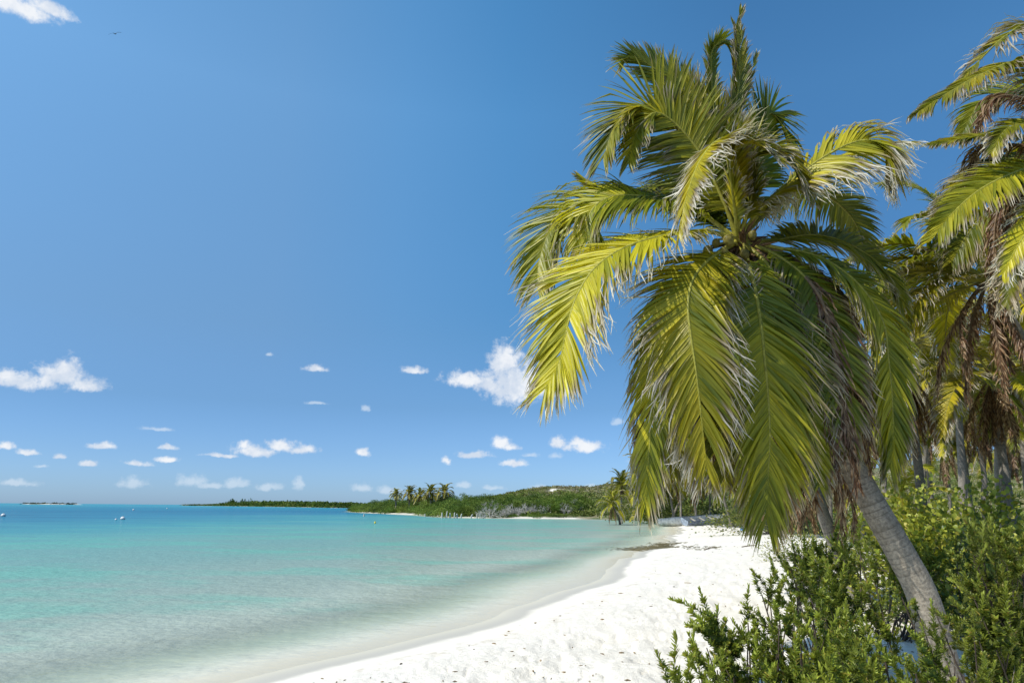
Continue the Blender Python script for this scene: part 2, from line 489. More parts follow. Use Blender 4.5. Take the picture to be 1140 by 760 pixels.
# ------------------------------------------------------------------ sea
x, y, f = polar(420, 40, 0.5, 9000, 430)
_, d, _ = field(x, y)
db = seg_dist(x, y, BEACH, False)
mt, n = material('sea_water')
co = n.new('ShaderNodeTexCoord').outputs['Object']
dsh = n.math('MULTIPLY', n.attr('shore'), -1.0); dbe = n.attr('beach')
pert = n.math('MULTIPLY', n.math('SUBTRACT', n.noise(n.vec('MULTIPLY', co, (.6, 1.0, 1)), 0.045, 4, .6), .5), 46)
dv = n.math('ADD', dbe, n.math('MULTIPLY', pert, n.ramp(dbe, 0, 50)))
cr = n.new('ShaderNodeValToRGB'); n.put(cr.inputs[0], n.math('DIVIDE', dv, 200))
els = [(0.0, (.62, .60, .48)), (.012, (.46, .50, .40)), (.035, (.30, .375, .31)), (.085, (.195, .34, .30)), (.17, (.125, .335, .32)), (.27, (.06, .28, .325)), (.42, (.03, .21, .315)), (.8, (.02, .175, .29)), (1.0, (.02, .20, .31))]
while len(cr.color_ramp.elements) < len(els): cr.color_ramp.elements.new(0.5)
for e, (pos, c) in zip(cr.color_ramp.elements, els): e.position = pos; e.color = (*c, 1)
wc = cr.outputs[0]
# green and sandy drifts in the shallows, sea-grass beds further out
gn = n.noise(n.vec('MULTIPLY', co, (1, 1.6, 1)), 0.10, 5, .6)
wc = n.mix(n.math('MULTIPLY', n.math('MULTIPLY', n.ramp(gn, .46, .62), n.ramp(dbe, 100, 15)), .42), wc, (0.11, 0.45, 0.33))
sn = n.noise(n.vec('MULTIPLY', co, (.7, 1.8, 1)), 0.055, 6, .65)
wc = n.mix(n.math('MULTIPLY', n.math('MULTIPLY', n.ramp(sn, .50, .60), n.ramp(dbe, 45, 90)), .4), wc, (0.012, 0.105, 0.205))
wc = n.mix(n.math('MULTIPLY', n.math('MULTIPLY', n.ramp(n.noise(n.vec('MULTIPLY', co, (.45, 1.5, 1)), 0.3, 3, .6), .66, .72), n.ramp(dbe, 8, 30)), .2), wc, (0.08, 0.16, 0.15))
far = n.ramp(n.vec('LENGTH', co), 260, 900)
wc = n.mix(far, wc, (0.035, 0.27, 0.36))
# ripples
dist = n.vec('LENGTH', co)
r1 = n.noise(n.vec('MULTIPLY', co, (1, 1.25, 1)), 5.5, 3, .55)
vo = n.new('ShaderNodeTexVoronoi', feature='SMOOTH_F1'); vo.inputs['Scale'].default_value = 2.6
n.put(vo.inputs['Vector'], n.vec('ADD', co, n.vec('MULTIPLY', n.noise(co, 3, 2, .5, 1), (.25, .25, 0))))
r2 = n.noise(n.vec('MULTIPLY', co, (.7, 1.3, 1)), 0.8, 4, .6)
h_ = n.math('ADD', n.math('ADD', n.math('MULTIPLY', r1, .55), n.math('MULTIPLY', vo.outputs['Distance'], .5)), n.math('MULTIPLY', r2, 1.3))
bn = n.new('ShaderNodeBump'); bn.inputs['Distance'].default_value = 0.17; n.put(bn.inputs['Height'], h_)
n.put(bn.inputs['Strength'], n.math('MULTIPLY', n.ramp(dsh, 0, 2.2, .15, 1.0), n.ramp(dist, 10, 120, .55, .35)))
df = n.new('ShaderNodeBsdfDiffuse'); n.put(df.inputs[0], wc); n.put(df.inputs['Normal'], bn.outputs[0])
tp = n.new('ShaderNodeBsdfTransparent'); n.put(tp.inputs[0], n.mix(n.ramp(dsh, 0, 3), (1.0, .99, .97), (.80, .93, .87)))
m1 = n.new('ShaderNodeMixShader'); n.put(m1.inputs[0], n.ramp(dsh, 0.0, 5.0, 0.0, 0.97, True)); n.l.new(tp.outputs[0], m1.inputs[1]); n.l.new(df.outputs[0], m1.inputs[2])
gl = n.new('ShaderNodeBsdfGlossy'); gl.inputs['Roughness'].default_value = 0.07; n.put(gl.inputs['Normal'], bn.outputs[0])
fr = n.new('ShaderNodeFresnel'); fr.inputs['IOR'].default_value = 1.33; n.put(fr.inputs['Normal'], bn.outputs[0])
m2 = n.new('ShaderNodeMixShader'); n.put(m2.inputs[0], n.math('MINIMUM', n.math('MULTIPLY', fr.outputs[0], .55), .26)); n.l.new(m1.outputs[0], m2.inputs[1]); n.l.new(gl.outputs[0], m2.inputs[2])
out(n, m2.outputs[0])
me = mesh_from('sea', np.stack([x, y, np.zeros_like(x)], 1), f, None, mt, True, {'shore': d, 'beach': db})
o = obj('sea_water', me); o['kind'] = 'structure'

# ------------------------------------------------------------------ coconut fronds
GREEN = np.array([.10, .135, .012]); YEL = np.array([.66, .54, .03]); LIME = np.array([.40, .375, .018])
BROWN = np.array([.12, .072, .035]); STRAW = np.array([.42, .34, .21]); BONE = np.array([.72, .68, .59])


def frond(ctrl, n0, n1, L=0.72, nl=78, droop=0.5, lift=0.2, dry=0.15, dryside=(0, 0), yel=0.3, u0_=0.14, width=0.033, th=(64, 24), curl=0.25,
          dead=False, seed=0, wind=(0, 0, 0), rad=0.022, white=0.6, thin=1.0, prof=None):
    g = np.random.default_rng(seed)
    if not dead: nl = int(nl * 1.85); dry = dry + .17
    yel = yel + .12 * (not dead)
    pts, LEN = spline(ctrl, 90)
    T = norm(np.gradient(pts, axis=0))
    uu = np.linspace(0, 1, 90)[:, None]
    N = norm(np.asarray(n0, float)[None] * (1 - uu) + np.asarray(n1, float)[None] * uu)
    N = norm(N - (N * T).sum(1, keepdims=True) * T); S = np.cross(T, N)
    leaf = Acc(); rib = Acc()
    side = np.tile([1.0, -1.0], nl); k = np.repeat(np.arange(nl), 2)
    v = np.clip((k + g.uniform(-.25, .25, 2 * nl) + .5) / nl, 0, .995)
    keep = (g.random(2 * nl) < thin) & (vnoise(v * 19 + seed * .7, side * 2 + 7 + seed, 77) < .88); side = side[keep]; v = v[keep]; n_ = len(v)
    u = u0_ + (1 - u0_) * v
    ip = u * 89; i0 = np.minimum(ip.astype(int), 88); fr_ = (ip - i0)[:, None]
    lerp = lambda A: A[i0] * (1 - fr_) + A[i0 + 1] * fr_
    B, Tt, Nn, Ss = lerp(pts), norm(lerp(T)), norm(lerp(N)), norm(lerp(S))
    Ls = L * (0.5 + .5 * np.minimum(1, v / .22)) * (1 - .55 * np.maximum(0, (v - .5) / .5) ** 1.6) * g.uniform(.86, 1.08, n_)
    # clumpy variation: wind-torn gaps and bundles
    cl = fbm(v * 16 + seed, side * 3.3 + seed, 2, 40 + seed % 50)
    th_ = np.radians(th[0] + (th[1] - th[0]) * v ** 1.2) + g.normal(0, .05, n_) + cl * .35
    ph = lift * (1 - v * .4) + g.normal(0, .08, n_) + cl * .35
    Dv = np.cos(th_)[:, None] * Tt + np.sin(th_)[:, None] * (side[:, None] * Ss * np.cos(ph)[:, None] + Nn * np.sin(ph)[:, None])
    Dv = norm(Dv)
    K = 7
    sides = np.where(side > 0, dryside[0], dryside[1])
    dt = 1 - np.clip(dry + sides + g.normal(0, .10, n_) + cl * .5 + .25 * np.maximum(0, v - .75), 0, 1.05)   # where along the leaflet the dry part begins
    if dead: dt = np.full(n_, -0.3)
    pr = np.array([.75, 1, 1, .92, .75, .48, .1])
    pos = B + Nn * rad * .3
    ymix = np.clip(yel + g.normal(0, .16, n_) + fbm(v * 5, side, 2, 60 + seed % 40) * 1.0, 0, 1)[:, None]
    base = (1 - ymix) * GREEN + ymix * LIME
    base = base + np.maximum(0, ymix - .45) * .9 * (YEL - LIME)
    base = base * g.uniform(.82, 1.15, n_)[:, None]
    tan_ = BROWN * (1 - g.random(n_)[:, None] * .5) + STRAW * g.random(n_)[:, None] * .55
    bone = (STRAW * (1 - white) + BONE * white) * g.uniform(.7, 1.1, n_)[:, None]
    V = np.zeros((n_, K, 3, 3)); C = np.zeros((n_, K, 3, 3))
    kinkat = g.integers(3, 9, n_); tw = g.normal(0, .5, n_)
    gx = np.asarray(wind, float)
    for kk in range(K):
        s = kk / (K - 1)
        Wv = norm(Tt - (Tt * Dv).sum(1, keepdims=True) * Dv)
        ang = tw * s
        Wn = norm(np.cross(Dv, Wv))
        Wq = Wv * np.cos(ang)[:, None] + Wn * np.sin(ang)[:, None]
        Wk = norm(np.cross(Dv, Wq))
        drym = np.clip((s - dt) / .16, 0, 1)[:, None]
        ww = width * pr[kk] * (1 - .30 * drym[:, 0]) * np.minimum(1, Ls / L + .3)
        V[:, kk, 0] = pos - Wq * ww[:, None] * .5; V[:, kk, 2] = pos + Wq * ww[:, None] * .5
        V[:, kk, 1] = pos - Wk * ww[:, None] * .22 * np.sign(side)[:, None]
        dm2 = np.clip((s - dt - .12) / .25, 0, 1)[:, None]
        c = base * (1 - .0 * s) * (1 - drym) + tan_ * drym
        if dead:
            c = (np.array([.115, .058, .028]) * g.uniform(.5, 1.5, (n_, 1)) + STRAW * .5 * (g.random(n_)[:, None] > .6)) * (1 + .5 * s)
        else:
            c = c * (1 - dm2) + bone * dm2
        C[:, kk] = c[:, None]
        step = (Ls / (K - 1))[:, None]
        pos = pos + Dv * step
        gv = np.array([0, 0, -1.0]) * (droop * (.25 + .9 * s)) + gx * s
        Dv = Dv + gv * (.34 if not dead else .6) + g.normal(0, 1, (n_, 3)) * (curl * (.12 + .9 * drym))
        Dv[:, 2] -= (kinkat == kk) * np.where(tw > .55, 1.6, .45) * max(droop, .35)
        Dv = norm(Dv)
    b = (np.arange(n_) * K * 3)[:, None, None, None]
    kk_ = np.arange(K - 1)[None, :, None, None] * 3; h = np.arange(2)[None, None, :, None]
    q = np.array([0, 1, 4, 3])[None, None, None, :]
    f = (b + kk_ + h + q).reshape(-1, 4)
    leaf.add(V.reshape(-1, 3), f, C.reshape(-1, 3))
    # midrib: thick petiole tapering to the tip
    uf = uu[:, 0]; rr = rad * (1 - uf) ** .8 * (1 + .9 * np.exp(-uf * 14)) + .0035
    cy = np.where(dead, .0, 1.0) * (np.array([.33, .31, .05]) * (.55 + .5 * max(yel, .2)))[None] + (1 if dead else 0) * np.array([.17, .11, .06])[None]
    tube(rib, pts[::2], rr[::2], 6, np.tile(cy, (45, 1)))
    return leaf, rib


def add_frond(root, org, ctrl, *a, name='frond', **k):
    leaf, rib = frond(ctrl, *a, **k)
    fo = part(name, leaf, M_frond, root, org, True)
    part('midrib', rib, M_rib, fo, org, True)
    return fo


def trunk_mesh(pts, ra, rb, sides=16, seg=90, ring=0.075, seed=1, col=((.30, .262, .205), (.13, .108, .08)), flare=.35, rough=.004):
    g = np.random.default_rng(seed)
    q, LEN = spline(pts, seg)
    s = np.linspace(0, LEN, seg); u = s / LEN
    rr = ra + (rb - ra) * u ** .8 + ra * flare * np.exp(-s / .28)
    cyc = ((s + .025 * np.sin(s * 9) + .02 * np.sin(s * 23 + 1)) / ring) % 1.0
    rr = rr * (1 + .012 * (cyc - .5) + .012 * fbm(s * 6, s * 0 + seed, 2, seed))
    ang = np.arange(sides) / sides * 2 * np.pi
    R2 = rr[:, None] * (1 + rough * 4 * fbm(np.cos(ang)[None] * 1.5 + s[:, None] * 3, np.sin(ang)[None] * 1.5, 3, seed))
    acc = Acc()
    c1, c2 = map(np.array, col)
    mx = np.clip(1 - cyc / .30, 0, 1) * (.55 + .7 * fbm(s * 14, s * 0 + 3, 2, seed + 2))
    mx = np.clip(mx + fbm(s * 2.0, s * 0 + seed, 3, seed + 4) * .8, 0, 1)[:, None]
    cc = c1 * (1 - mx) + c2 * mx
    S2, A2 = np.meshgrid(s, ang, indexing='ij')
    mot = 1 + .55 * fbm(np.cos(A2) * 2.2 + S2 * 1.3, np.sin(A2) * 2.2 + S2 * 5, 4, seed + 9) - .5 * np.clip(vnoise(np.cos(A2) * 5 + 9, np.sin(A2) * 5 + S2 * 2.5, seed) - .72, 0, 1) * (cyc[:, None] < .6)
    tube(acc, q, R2, sides, np.zeros(3)); acc.c[-1] = (cc[:, None, :] * mot[..., None]).reshape(-1, 3)
    return acc, q


# ------------------------------------------------------------------ the leaning palm in front
base = P(1046, 716, 7.5); base[2] = gz(base[0], base[1]) - .05
PB = tuple(base)
palm = thing('coconut_palm', 'large coconut palm in front, curved ringed trunk leaning left, wide yellow-green crown', 'palm tree', PB)
tp_ = [base, P(1030, 672, 7.48), P(1004, 618, 7.45), P(972, 562, 7.45), P(940, 503, 7.5), P(900, 425, 7.5), P(860, 340, 7.5), P(828, 276, 7.5)]
tacc, tq = trunk_mesh(tp_, .166, .102, 28, 900, .078, 3, flare=.42)
part('trunk', tacc, M_trunk, palm, PB)
hp = tq[-1]
acc = Acc()
for i in range(46):
    a = rng.uniform(0, 6.28); r1_ = .17 + rng.uniform(0, .03); e_ = r1_ + rng.uniform(.05, .16)
    tube(acc, np.array([base + [math.cos(a) * r1_ * .9, math.sin(a) * r1_ * .9, .16 + rng.uniform(-.05, .08)], base + [math.cos(a + .1) * (r1_ + .04), math.sin(a + .1) * (r1_ + .04), .09], base + [math.cos(a) * e_, math.sin(a) * e_, -.02]]), np.array([.010, .012, .008]), 5, np.array([.20, .15, .10]) * rng.uniform(.6, 1.2))
part('roots', acc, M_trunk, palm, PB)
# fibrous heart of the crown, where the leaf bases clasp the stem
acc = Acc()
for i in range(150):
    a = rng.uniform(0, 6.28); e = rng.uniform(-.9, 1.2); dr = np.array([math.cos(a) * math.cos(e), math.sin(a) * math.cos(e), math.sin(e)])
    b0 = hp + np.array([0, 0, rng.uniform(-.35, .05)]) + dr * .05
    L_ = rng.uniform(.18, .42)
    tube(acc, np.array([b0, b0 + dr * L_ * .5, b0 + dr * L_ + np.array([0, 0, -.08])]), np.array([.035, .022, .006]), 5, BROWN * rng.uniform(.6, 1.9))
part('leaf_sheath', acc, M_trunk, palm, PB)
for k, (px_, py_, Y_) in enumerate([(797, 271, 7.25), (806, 281, 7.15), (788, 280, 7.3), (838, 262, 7.25), (829, 283, 7.1), (811, 268, 7.1)]):
    acc = Acc(); c_ = P(px_, py_, Y_); r_ = .046 + .006 * (k % 3)
    pr_ = [(r_ * math.sin(t) * (1 - .12 * math.cos(t)), -r_ * 1.25 * math.cos(t)) for t in np.linspace(0.02, 3.12, 12)]
    lathe(acc, c_, pr_, 12, np.array([.20, .17, .04]) * rng.uniform(.5, 1.2), (rng.uniform(-.5, .5), -.3, 1))
    tube(acc, np.array([hp + [0, 0, -.02], (hp + c_) / 2 + [0, 0, .09], c_ + [0, 0, r_]]), np.array([.02, .014, .012]), 5, np.array([.3, .27, .06]))
    part('coconut', acc, M_rib, palm, PB)


def PP(lst):
    return [P(*q) for q in lst]


H = (822, 268, 7.5)
TRACED = [
    # (placed first: the two dark green ones that hide the upper trunk)
    # (control points, n0, n1, options)
    # upper left, arching over and drooping
    ([H, (806, 226, 7.45), (778, 177, 7.4), (755, 145, 7.4), (730, 122, 7.4), (706, 120, 7.35), (684, 142, 7.3), (672, 176, 7.3)], (-.3, -.5, 1), (-1, -.7, .1), dict(L=.62, droop=.35, yel=.25, lift=.1, dry=.05, nl=88)),
    ([H, (806, 226, 7.4), (780, 172, 7.35), (752, 138, 7.3), (728, 126, 7.25), (708, 150, 7.2), (700, 182, 7.2)], (-.3, -.7, 1), (-.8, -.9, .1), dict(L=.45, droop=.45, yel=.3, lift=.0, dry=.08, nl=60)),
    # steep up-left
    ([H, (812, 215, 7.6), (788, 150, 7.7), (757, 102, 7.75), (728, 76, 7.75), (703, 63, 7.7), (692, 70, 7.7)], (-.6, -.5, .6), (-.6, -1, .3), dict(L=.55, droop=.12, yel=.08, lift=-.1, dry=.04, nl=88, th=(48, 20))),
    ([H, (818, 215, 7.6), (800, 150, 7.6), (775, 110, 7.6), (750, 84, 7.6)], (-.6, -.5, .6), (-.6, -1, .3), dict(L=.5, droop=.1, yel=.2, lift=.3, dry=.02, nl=70, th=(42, 18))),
    # the two folded spears at the top
    ([H, (806, 190, 7.5), (795, 125, 7.5), (792, 80, 7.5), (793, 56, 7.5), (805, 47, 7.5), (815, 62, 7.5), (819, 95, 7.5)], (-.3, -.9, .3), (.8, -.9, .1), dict(L=.30, droop=.5, yel=.15, lift=.2, dry=.12, nl=60, th=(22, 16), u0_=.42, rad=.017)),
    ([H, (818, 190, 7.5), (817, 130, 7.5), (823, 92, 7.5), (823, 50, 7.5), (820, 30, 7.5), (824, 14, 7.5)], (.2, -.9, .2), (.2, -.9, .2), dict(L=.36, droop=.10, yel=.25, lift=.2, dry=.12, nl=70, th=(24, 12), u0_=.35, rad=.015)),
    ([H, (820, 200, 7.5), (822, 140, 7.55), (832, 95, 7.6), (842, 62, 7.6)], (.2, -.9, .2), (.2, -.9, .2), dict(L=.28, droop=.25, yel=.15, lift=.2, dry=.35, nl=30, th=(26, 14), u0_=.35, rad=.012, white=.9, thin=.6)),
    # yellow one folded towards the viewer
    ([H, (822, 205, 7.2), (814, 158, 6.9), (797, 158, 6.6), (778, 182, 6.35), (764, 222, 6.2), (757, 262, 6.2)], (-.4, -.7, 1), (-1, -.25, .1), dict(L=.50, droop=.15, yel=.85, lift=-.3, dry=.18, dryside=(.25, .25), nl=84, th=(58, 30), white=.9, wind=(.25, 0, 0), rad=.02)),
    # left, arching with hanging leaflets
    ([H, (785, 240, 7.5), (752, 225, 7.45), (712, 218, 7.4), (678, 220, 7.4), (656, 240, 7.4), (655, 285, 7.4)], (0, -.12, 1), (-.7, -1, .1), dict(L=.62, droop=.95, yel=.42, lift=.05, dry=.03, nl=84)),
    ([H, (785, 243, 7.7), (745, 224, 7.75), (700, 219, 7.8), (650, 226, 7.8), (618, 248, 7.8), (602, 285, 7.8), (598, 318, 7.8)], (0, -.12, 1), (-.8, -1, .1), dict(L=.68, droop=.55, yel=.42, lift=.1, dry=.06, nl=100)),
    ([(700, 219, 7.8), (675, 214, 7.7), (658, 206, 7.7), (644, 196, 7.7)], (-.3, -1, 1), (-.3, -1, 1), dict(L=.26, droop=.15, yel=.5, lift=.2, dry=.12, nl=24, th=(20, 14), u0_=.05, rad=.010)),
    # broad left frond with the dried fringe
    ([H, (790, 258, 7.3), (752, 260, 7.1), (700, 274, 6.95), (664, 297, 6.85), (643, 328, 6.8), (632, 362, 6.75), (623, 402, 6.75), (608, 432, 6.75)], (.1, -.2, 1), (-.7, -1, .25), dict(L=.72, droop=.42, yel=.70, lift=.0, dry=.16, dryside=(.02, .10), nl=112, th=(66, 26), white=.75, curl=.3)),
    # front frond hanging left of centre
    ([H, (806, 278, 7.2), (786, 292, 6.9), (771, 312, 6.7), (766, 340, 6.6), (769, 372, 6.55), (775, 414, 6.55), (780, 458, 6.6), (786, 520, 6.7)], (-.2, -1, .8), (-.2, -1, .1), dict(L=.66, droop=.65, yel=.55, lift=-.1, dry=.22, nl=110, th=(66, 20), white=.95, curl=.32)),
    # behind it, reaching the sea, with dried end
    ([H, (795, 285, 7.3), (758, 320, 7.1), (738, 365, 7.0), (728, 430, 7.0), (723, 498, 7.0), (719, 562, 7.0)], (-.6, -1, .8), (-.8, -1, .0), dict(L=.66, droop=.85, yel=.45, lift=-.25, dry=.22, nl=100, th=(58, 16), white=.55, curl=.3)),
    ([H, (798, 283, 7.4), (765, 318, 7.3), (748, 360, 7.2), (742, 410, 7.2), (743, 470, 7.2), (748, 520, 7.2)], (-.4, -1, .8), (-.4, -1, .0), dict(L=.58, droop=.8, yel=.5, lift=-.1, dry=.06, nl=90, th=(54, 16), white=.5)),
    # great centre frond
    ([H, (832, 290, 7.2), (840, 320, 7.0), (847, 362, 6.85), (851, 400, 6.8), (855, 443, 6.8), (857, 487, 6.8), (855, 530, 6.85), (853, 576, 6.9)], (.0, -1, .9), (.0, -1, .05), dict(L=.80, droop=.55, yel=.40, lift=-.05, dry=.05, nl=124, th=(60, 22), white=.2, rad=.024, curl=.2)),
    # right, arching then hanging
    ([H, (866, 276, 7.4), (913, 287, 7.35), (954, 315, 7.3), (982, 356, 7.3), (989, 400, 7.3), (993, 443, 7.3), (994, 487, 7.3), (990, 520, 7.3)], (0, -.5, 1), (.3, -1, .05), dict(L=.62, droop=.75, yel=.32, lift=.0, dry=.06, nl=120, th=(60, 22), white=.4)),
    # right, raised, dried fringe
    ([H, (850, 228, 7.35), (897, 189, 7.2), (935, 165, 7.1), (966, 156, 7.05), (984, 168, 7.0), (991, 198, 7.0)], (.1, -.06, 1), (.9, -.8, .2), dict(L=.66, droop=1.15, yel=.62, lift=-.25, dry=.30, dryside=(0, .05), nl=100, th=(62, 24), white=.9, curl=.34, wind=(.12, 0, 0))),
    ([H, (856, 226, 7.6), (900, 190, 7.7), (940, 172, 7.8), (985, 160, 7.8), (1015, 158, 7.8)], (.1, 0, 1), (.5, -.4, .7), dict(L=.5, droop=1.0, yel=.5, lift=-.1, dry=.45, nl=76, white=.95, curl=.38)),
    # behind, upper right: dark, folded over
    ([H, (842, 205, 7.8), (848, 150, 7.9), (858, 126, 7.95), (874, 146, 8.0), (890, 180, 8.0)], (.4, -.2, 1), (.8, -1, .2), dict(L=.58, droop=.45, yel=.0, lift=.1, dry=.04, nl=80, th=(50, 22))),
    ([H, (838, 215, 7.2), (838, 178, 7.0), (856, 168, 6.9), (880, 182, 6.85), (900, 215, 6.85)], (.2, -.5, 1), (.8, -.8, .3), dict(L=.5, droop=.45, yel=.35, lift=.05, dry=.14, nl=80, th=(56, 24), white=.9, curl=.3)),
    ([H, (816, 215, 7.1), (812, 180, 6.9), (824, 160, 6.75), (845, 162, 6.65), (868, 178, 6.6)], (.1, -.6, 1), (.7, -.8, .3), dict(L=.42, droop=.35, yel=.45, lift=.2, dry=.22, nl=64, th=(50, 24), white=.95, curl=.3)),
    # shaded fronds inside the right half of the crown
    ([H, (862, 268, 7.7), (905, 262, 7.9), (945, 272, 8.0), (985, 300, 8.1), (1005, 340, 8.1)], (0, -.3, 1), (.6, -1, .1), dict(L=.55, droop=.6, yel=.25, lift=.1, dry=.10, nl=90)),
    ([H, (858, 282, 7.6), (890, 310, 7.6), (915, 355, 7.6), (928, 410, 7.6), (934, 470, 7.6)], (.1, -.7, .8), (.3, -1, .1), dict(L=.55, droop=.7, yel=.15, lift=.0, dry=.2, nl=90, white=.3)),
    ([H, (845, 290, 7.5), (868, 330, 7.4), (885, 390, 7.35), (896, 450, 7.3), (905, 510, 7.3)], (.1, -.8, .8), (.2, -1, .1), dict(L=.6, droop=.7, yel=.2, lift=.0, dry=.18, nl=100, white=.3)),
    ([H, (820, 300, 7.4), (812, 345, 7.2), (806, 400, 7.15), (803, 460, 7.15), (806, 530, 7.2)], (-.1, -.8, .8), (-.1, -1, .1), dict(L=.6, droop=.7, yel=.42, lift=-.05, dry=.22, nl=100, white=.5)),
    ([H, (790, 245, 7.8), (770, 215, 8.0), (745, 205, 8.2), (715, 215, 8.2)], (0, 0, 1), (-.5, -.6, .4), dict(L=.5, droop=.6, yel=.15, lift=.1, dry=.05, nl=70)),
    ([H, (815, 215, 7.8), (800, 165, 8.1), (790, 130, 8.4)], (0, .6, 1), (0, -.6, .4), dict(L=.5, droop=.3, yel=.1, lift=.3, dry=.02, nl=70)),
    ([H, (850, 240, 7.9), (880, 215, 8.3), (915, 215, 8.7), (950, 245, 9.0), (965, 290, 9.1)], (0, .3, 1), (.5, .6, .4), dict(L=.6, droop=.6, yel=.1, lift=.1, dry=.1, nl=80)),
]
DEADT = [
    [H, (862, 296, 7.6), (900, 335, 7.6), (920, 400, 7.55), (928, 480, 7.5), (938, 588, 7.5)],
    [H, (852, 300, 7.5), (882, 345, 7.45), (895, 420, 7.4), (900, 500, 7.4), (908, 562, 7.4)],
    [H, (872, 290, 7.8), (930, 330, 7.9), (952, 400, 7.9), (960, 460, 7.85), (964, 525, 7.85)],
    [H, (842, 305, 7.6), (868, 360, 7.6), (882, 440, 7.55), (890, 520, 7.55), (896, 580, 7.55)],
    [H, (866, 300, 7.7), (905, 365, 7.7), (922, 440, 7.65), (940, 510, 7.6), (952, 590, 7.6)],
    [H, (800, 298, 7.4), (770, 335, 7.3), (742, 390, 7.25), (722, 440, 7.25), (708, 488, 7.25)],
    [H, (812, 305, 7.5), (795, 350, 7.4), (784, 420, 7.35), (778, 480, 7.35), (773, 552, 7.35)],
    [H, (835, 300, 7.4), (845, 350, 7.2), (862, 430, 7.15), (868, 520, 7.15), (866, 598, 7.2)],
    [H, (808, 300, 7.7), (790, 360, 7.8), (785, 440, 7.8), (800, 530, 7.8)],
    [H, (860, 288, 8.0), (915, 320, 8.2), (940, 380, 8.3), (950, 440, 8.3), (955, 500, 8.3)],
    [H, (826, 310, 7.9), (830, 380, 8.1), (835, 460, 8.1), (838, 540, 8.1)],
    [H, (852, 300, 8.0), (895, 350, 8.2), (915, 420, 8.2), (925, 520, 8.2)],
]
TRACED += [
    ([H, (864, 284, 7.3), (904, 318, 7.15), (926, 370, 7.1), (938, 430, 7.05), (946, 500, 7.05)], (.1, -.7, .8), (.2, -1, .1), dict(L=.55, droop=.75, yel=.18, lift=.0, dry=.22, nl=90, white=.3)),
    ([H, (852, 292, 7.2), (880, 340, 7.05), (896, 400, 7.0), (906, 470, 7.0), (912, 540, 7.0)], (.1, -.8, .8), (.1, -1, .1), dict(L=.52, droop=.8, yel=.12, lift=.0, dry=.3, nl=90, white=.2)),
]
for i, (pts, n0, n1, k) in enumerate(TRACED):
    k = dict(k); k['L'] *= 1.3 if i in (0, 8, 9, 11, 12, 17) else (1.0 if i in (4, 5, 6, 10) else 1.08); k.setdefault('th', (72, 30)); k['nl'] = int(k['nl'] * 1.1)
    add_frond(palm, PB, PP(pts), n0, n1, seed=100 + i, **k)
DEADT += [
    [H, (872, 290, 7.3), (912, 330, 7.1), (930, 400, 7.05), (942, 470, 7.0), (955, 540, 7.0)],
    [H, (860, 296, 7.3), (892, 350, 7.1), (915, 420, 7.05), (930, 500, 7.0), (938, 560, 7.0)],
    [H, (878, 285, 7.4), (928, 322, 7.3), (950, 380, 7.2), (962, 450, 7.2), (968, 515, 7.2)],
    [H, (875, 285, 7.6), (925, 315, 7.6), (945, 370, 7.6), (955, 430, 7.6), (958, 480, 7.6)],
    [H, (845, 305, 7.8), (862, 370, 7.9), (872, 460, 7.9), (880, 560, 7.9)],
]
for i, pts in enumerate(DEADT):
    add_frond(palm, PB, PP(pts), (0, -.7, .8), (rng.uniform(-.5, .5), -1, .1), name='dead_frond', seed=300 + i, dead=True, L=.46, droop=.8, lift=-.3, nl=90, th=(34, 10), width=.03, curl=.13, thin=.8, rad=.026)

# ------------------------------------------------------------------ palms of the grove: shared frond shapes
FR = {}


def arc(e0, bend, L_, m_=9, side=0.0):
    a = e0; q = [np.zeros(3)]
    for i in range(m_):
        dr = np.array([math.cos(a), side * (i / m_), math.sin(a)])
        q.append(q[-1] + dr * L_ / m_)
        a -= bend * (0.35 + i / m_) / m_ * max(.15, math.cos(a) + .25)
        a = max(a, -R(86))
    return q


def nrm_end(e):
    return None


def frond_mesh(key, e0, bend, L_, nl=52, **k):
    c = arc(e0, bend, L_)
    t1 = norm(c[-1] - c[-2])
    n1 = (-t1[2] * 1.0 + .01, .0, t1[0]) if True else (0, 0, 1)
    n0 = (-math.sin(e0), 0, math.cos(e0))
    leaf, rib = frond(c, n0, (n1[0], n1[1], n1[2]), nl=nl, **k)
    A = Acc(); A.add(*leaf.arrays()); A.add(*rib.arrays())
    v, f, cc = A.arrays()
    FR[key] = (mesh_from('palm_frond', v, f, cc, M_frond, True), v, f, cc)


ELS = [78, 58, 38, 18, 0, -20]
for i, e in enumerate(ELS):
    for s in range(3):
        frond_mesh((e, s), R(e), [2.3, 2.5, 2.4, 2.2, 1.8, 1.3][i] * (1 + .15 * (s - 1)), 2.7, seed=500 + i * 3 + s, L=.62, droop=.65, yel=[.2, .42, .6][s] + .04 * i, lift=.15, dry=[.02, .14, .30][s] + .02 * i, white=[.5, .7, .9][s], width=.034)
for s in range(4):
    frond_mesh(('dead', s), R(-38 - 8 * s), 1.5, 2.3, seed=600 + s, dead=True, L=.42, droop=1.0, lift=-.3, th=(36, 10), width=.032, curl=.16)
    frond_mesh(('skirt', s), R(-68 - 3 * s), .6, 1.7, seed=620 + s, dead=True, L=.36, droop=1.0, lift=-.3, th=(28, 10), width=.032, curl=.16)


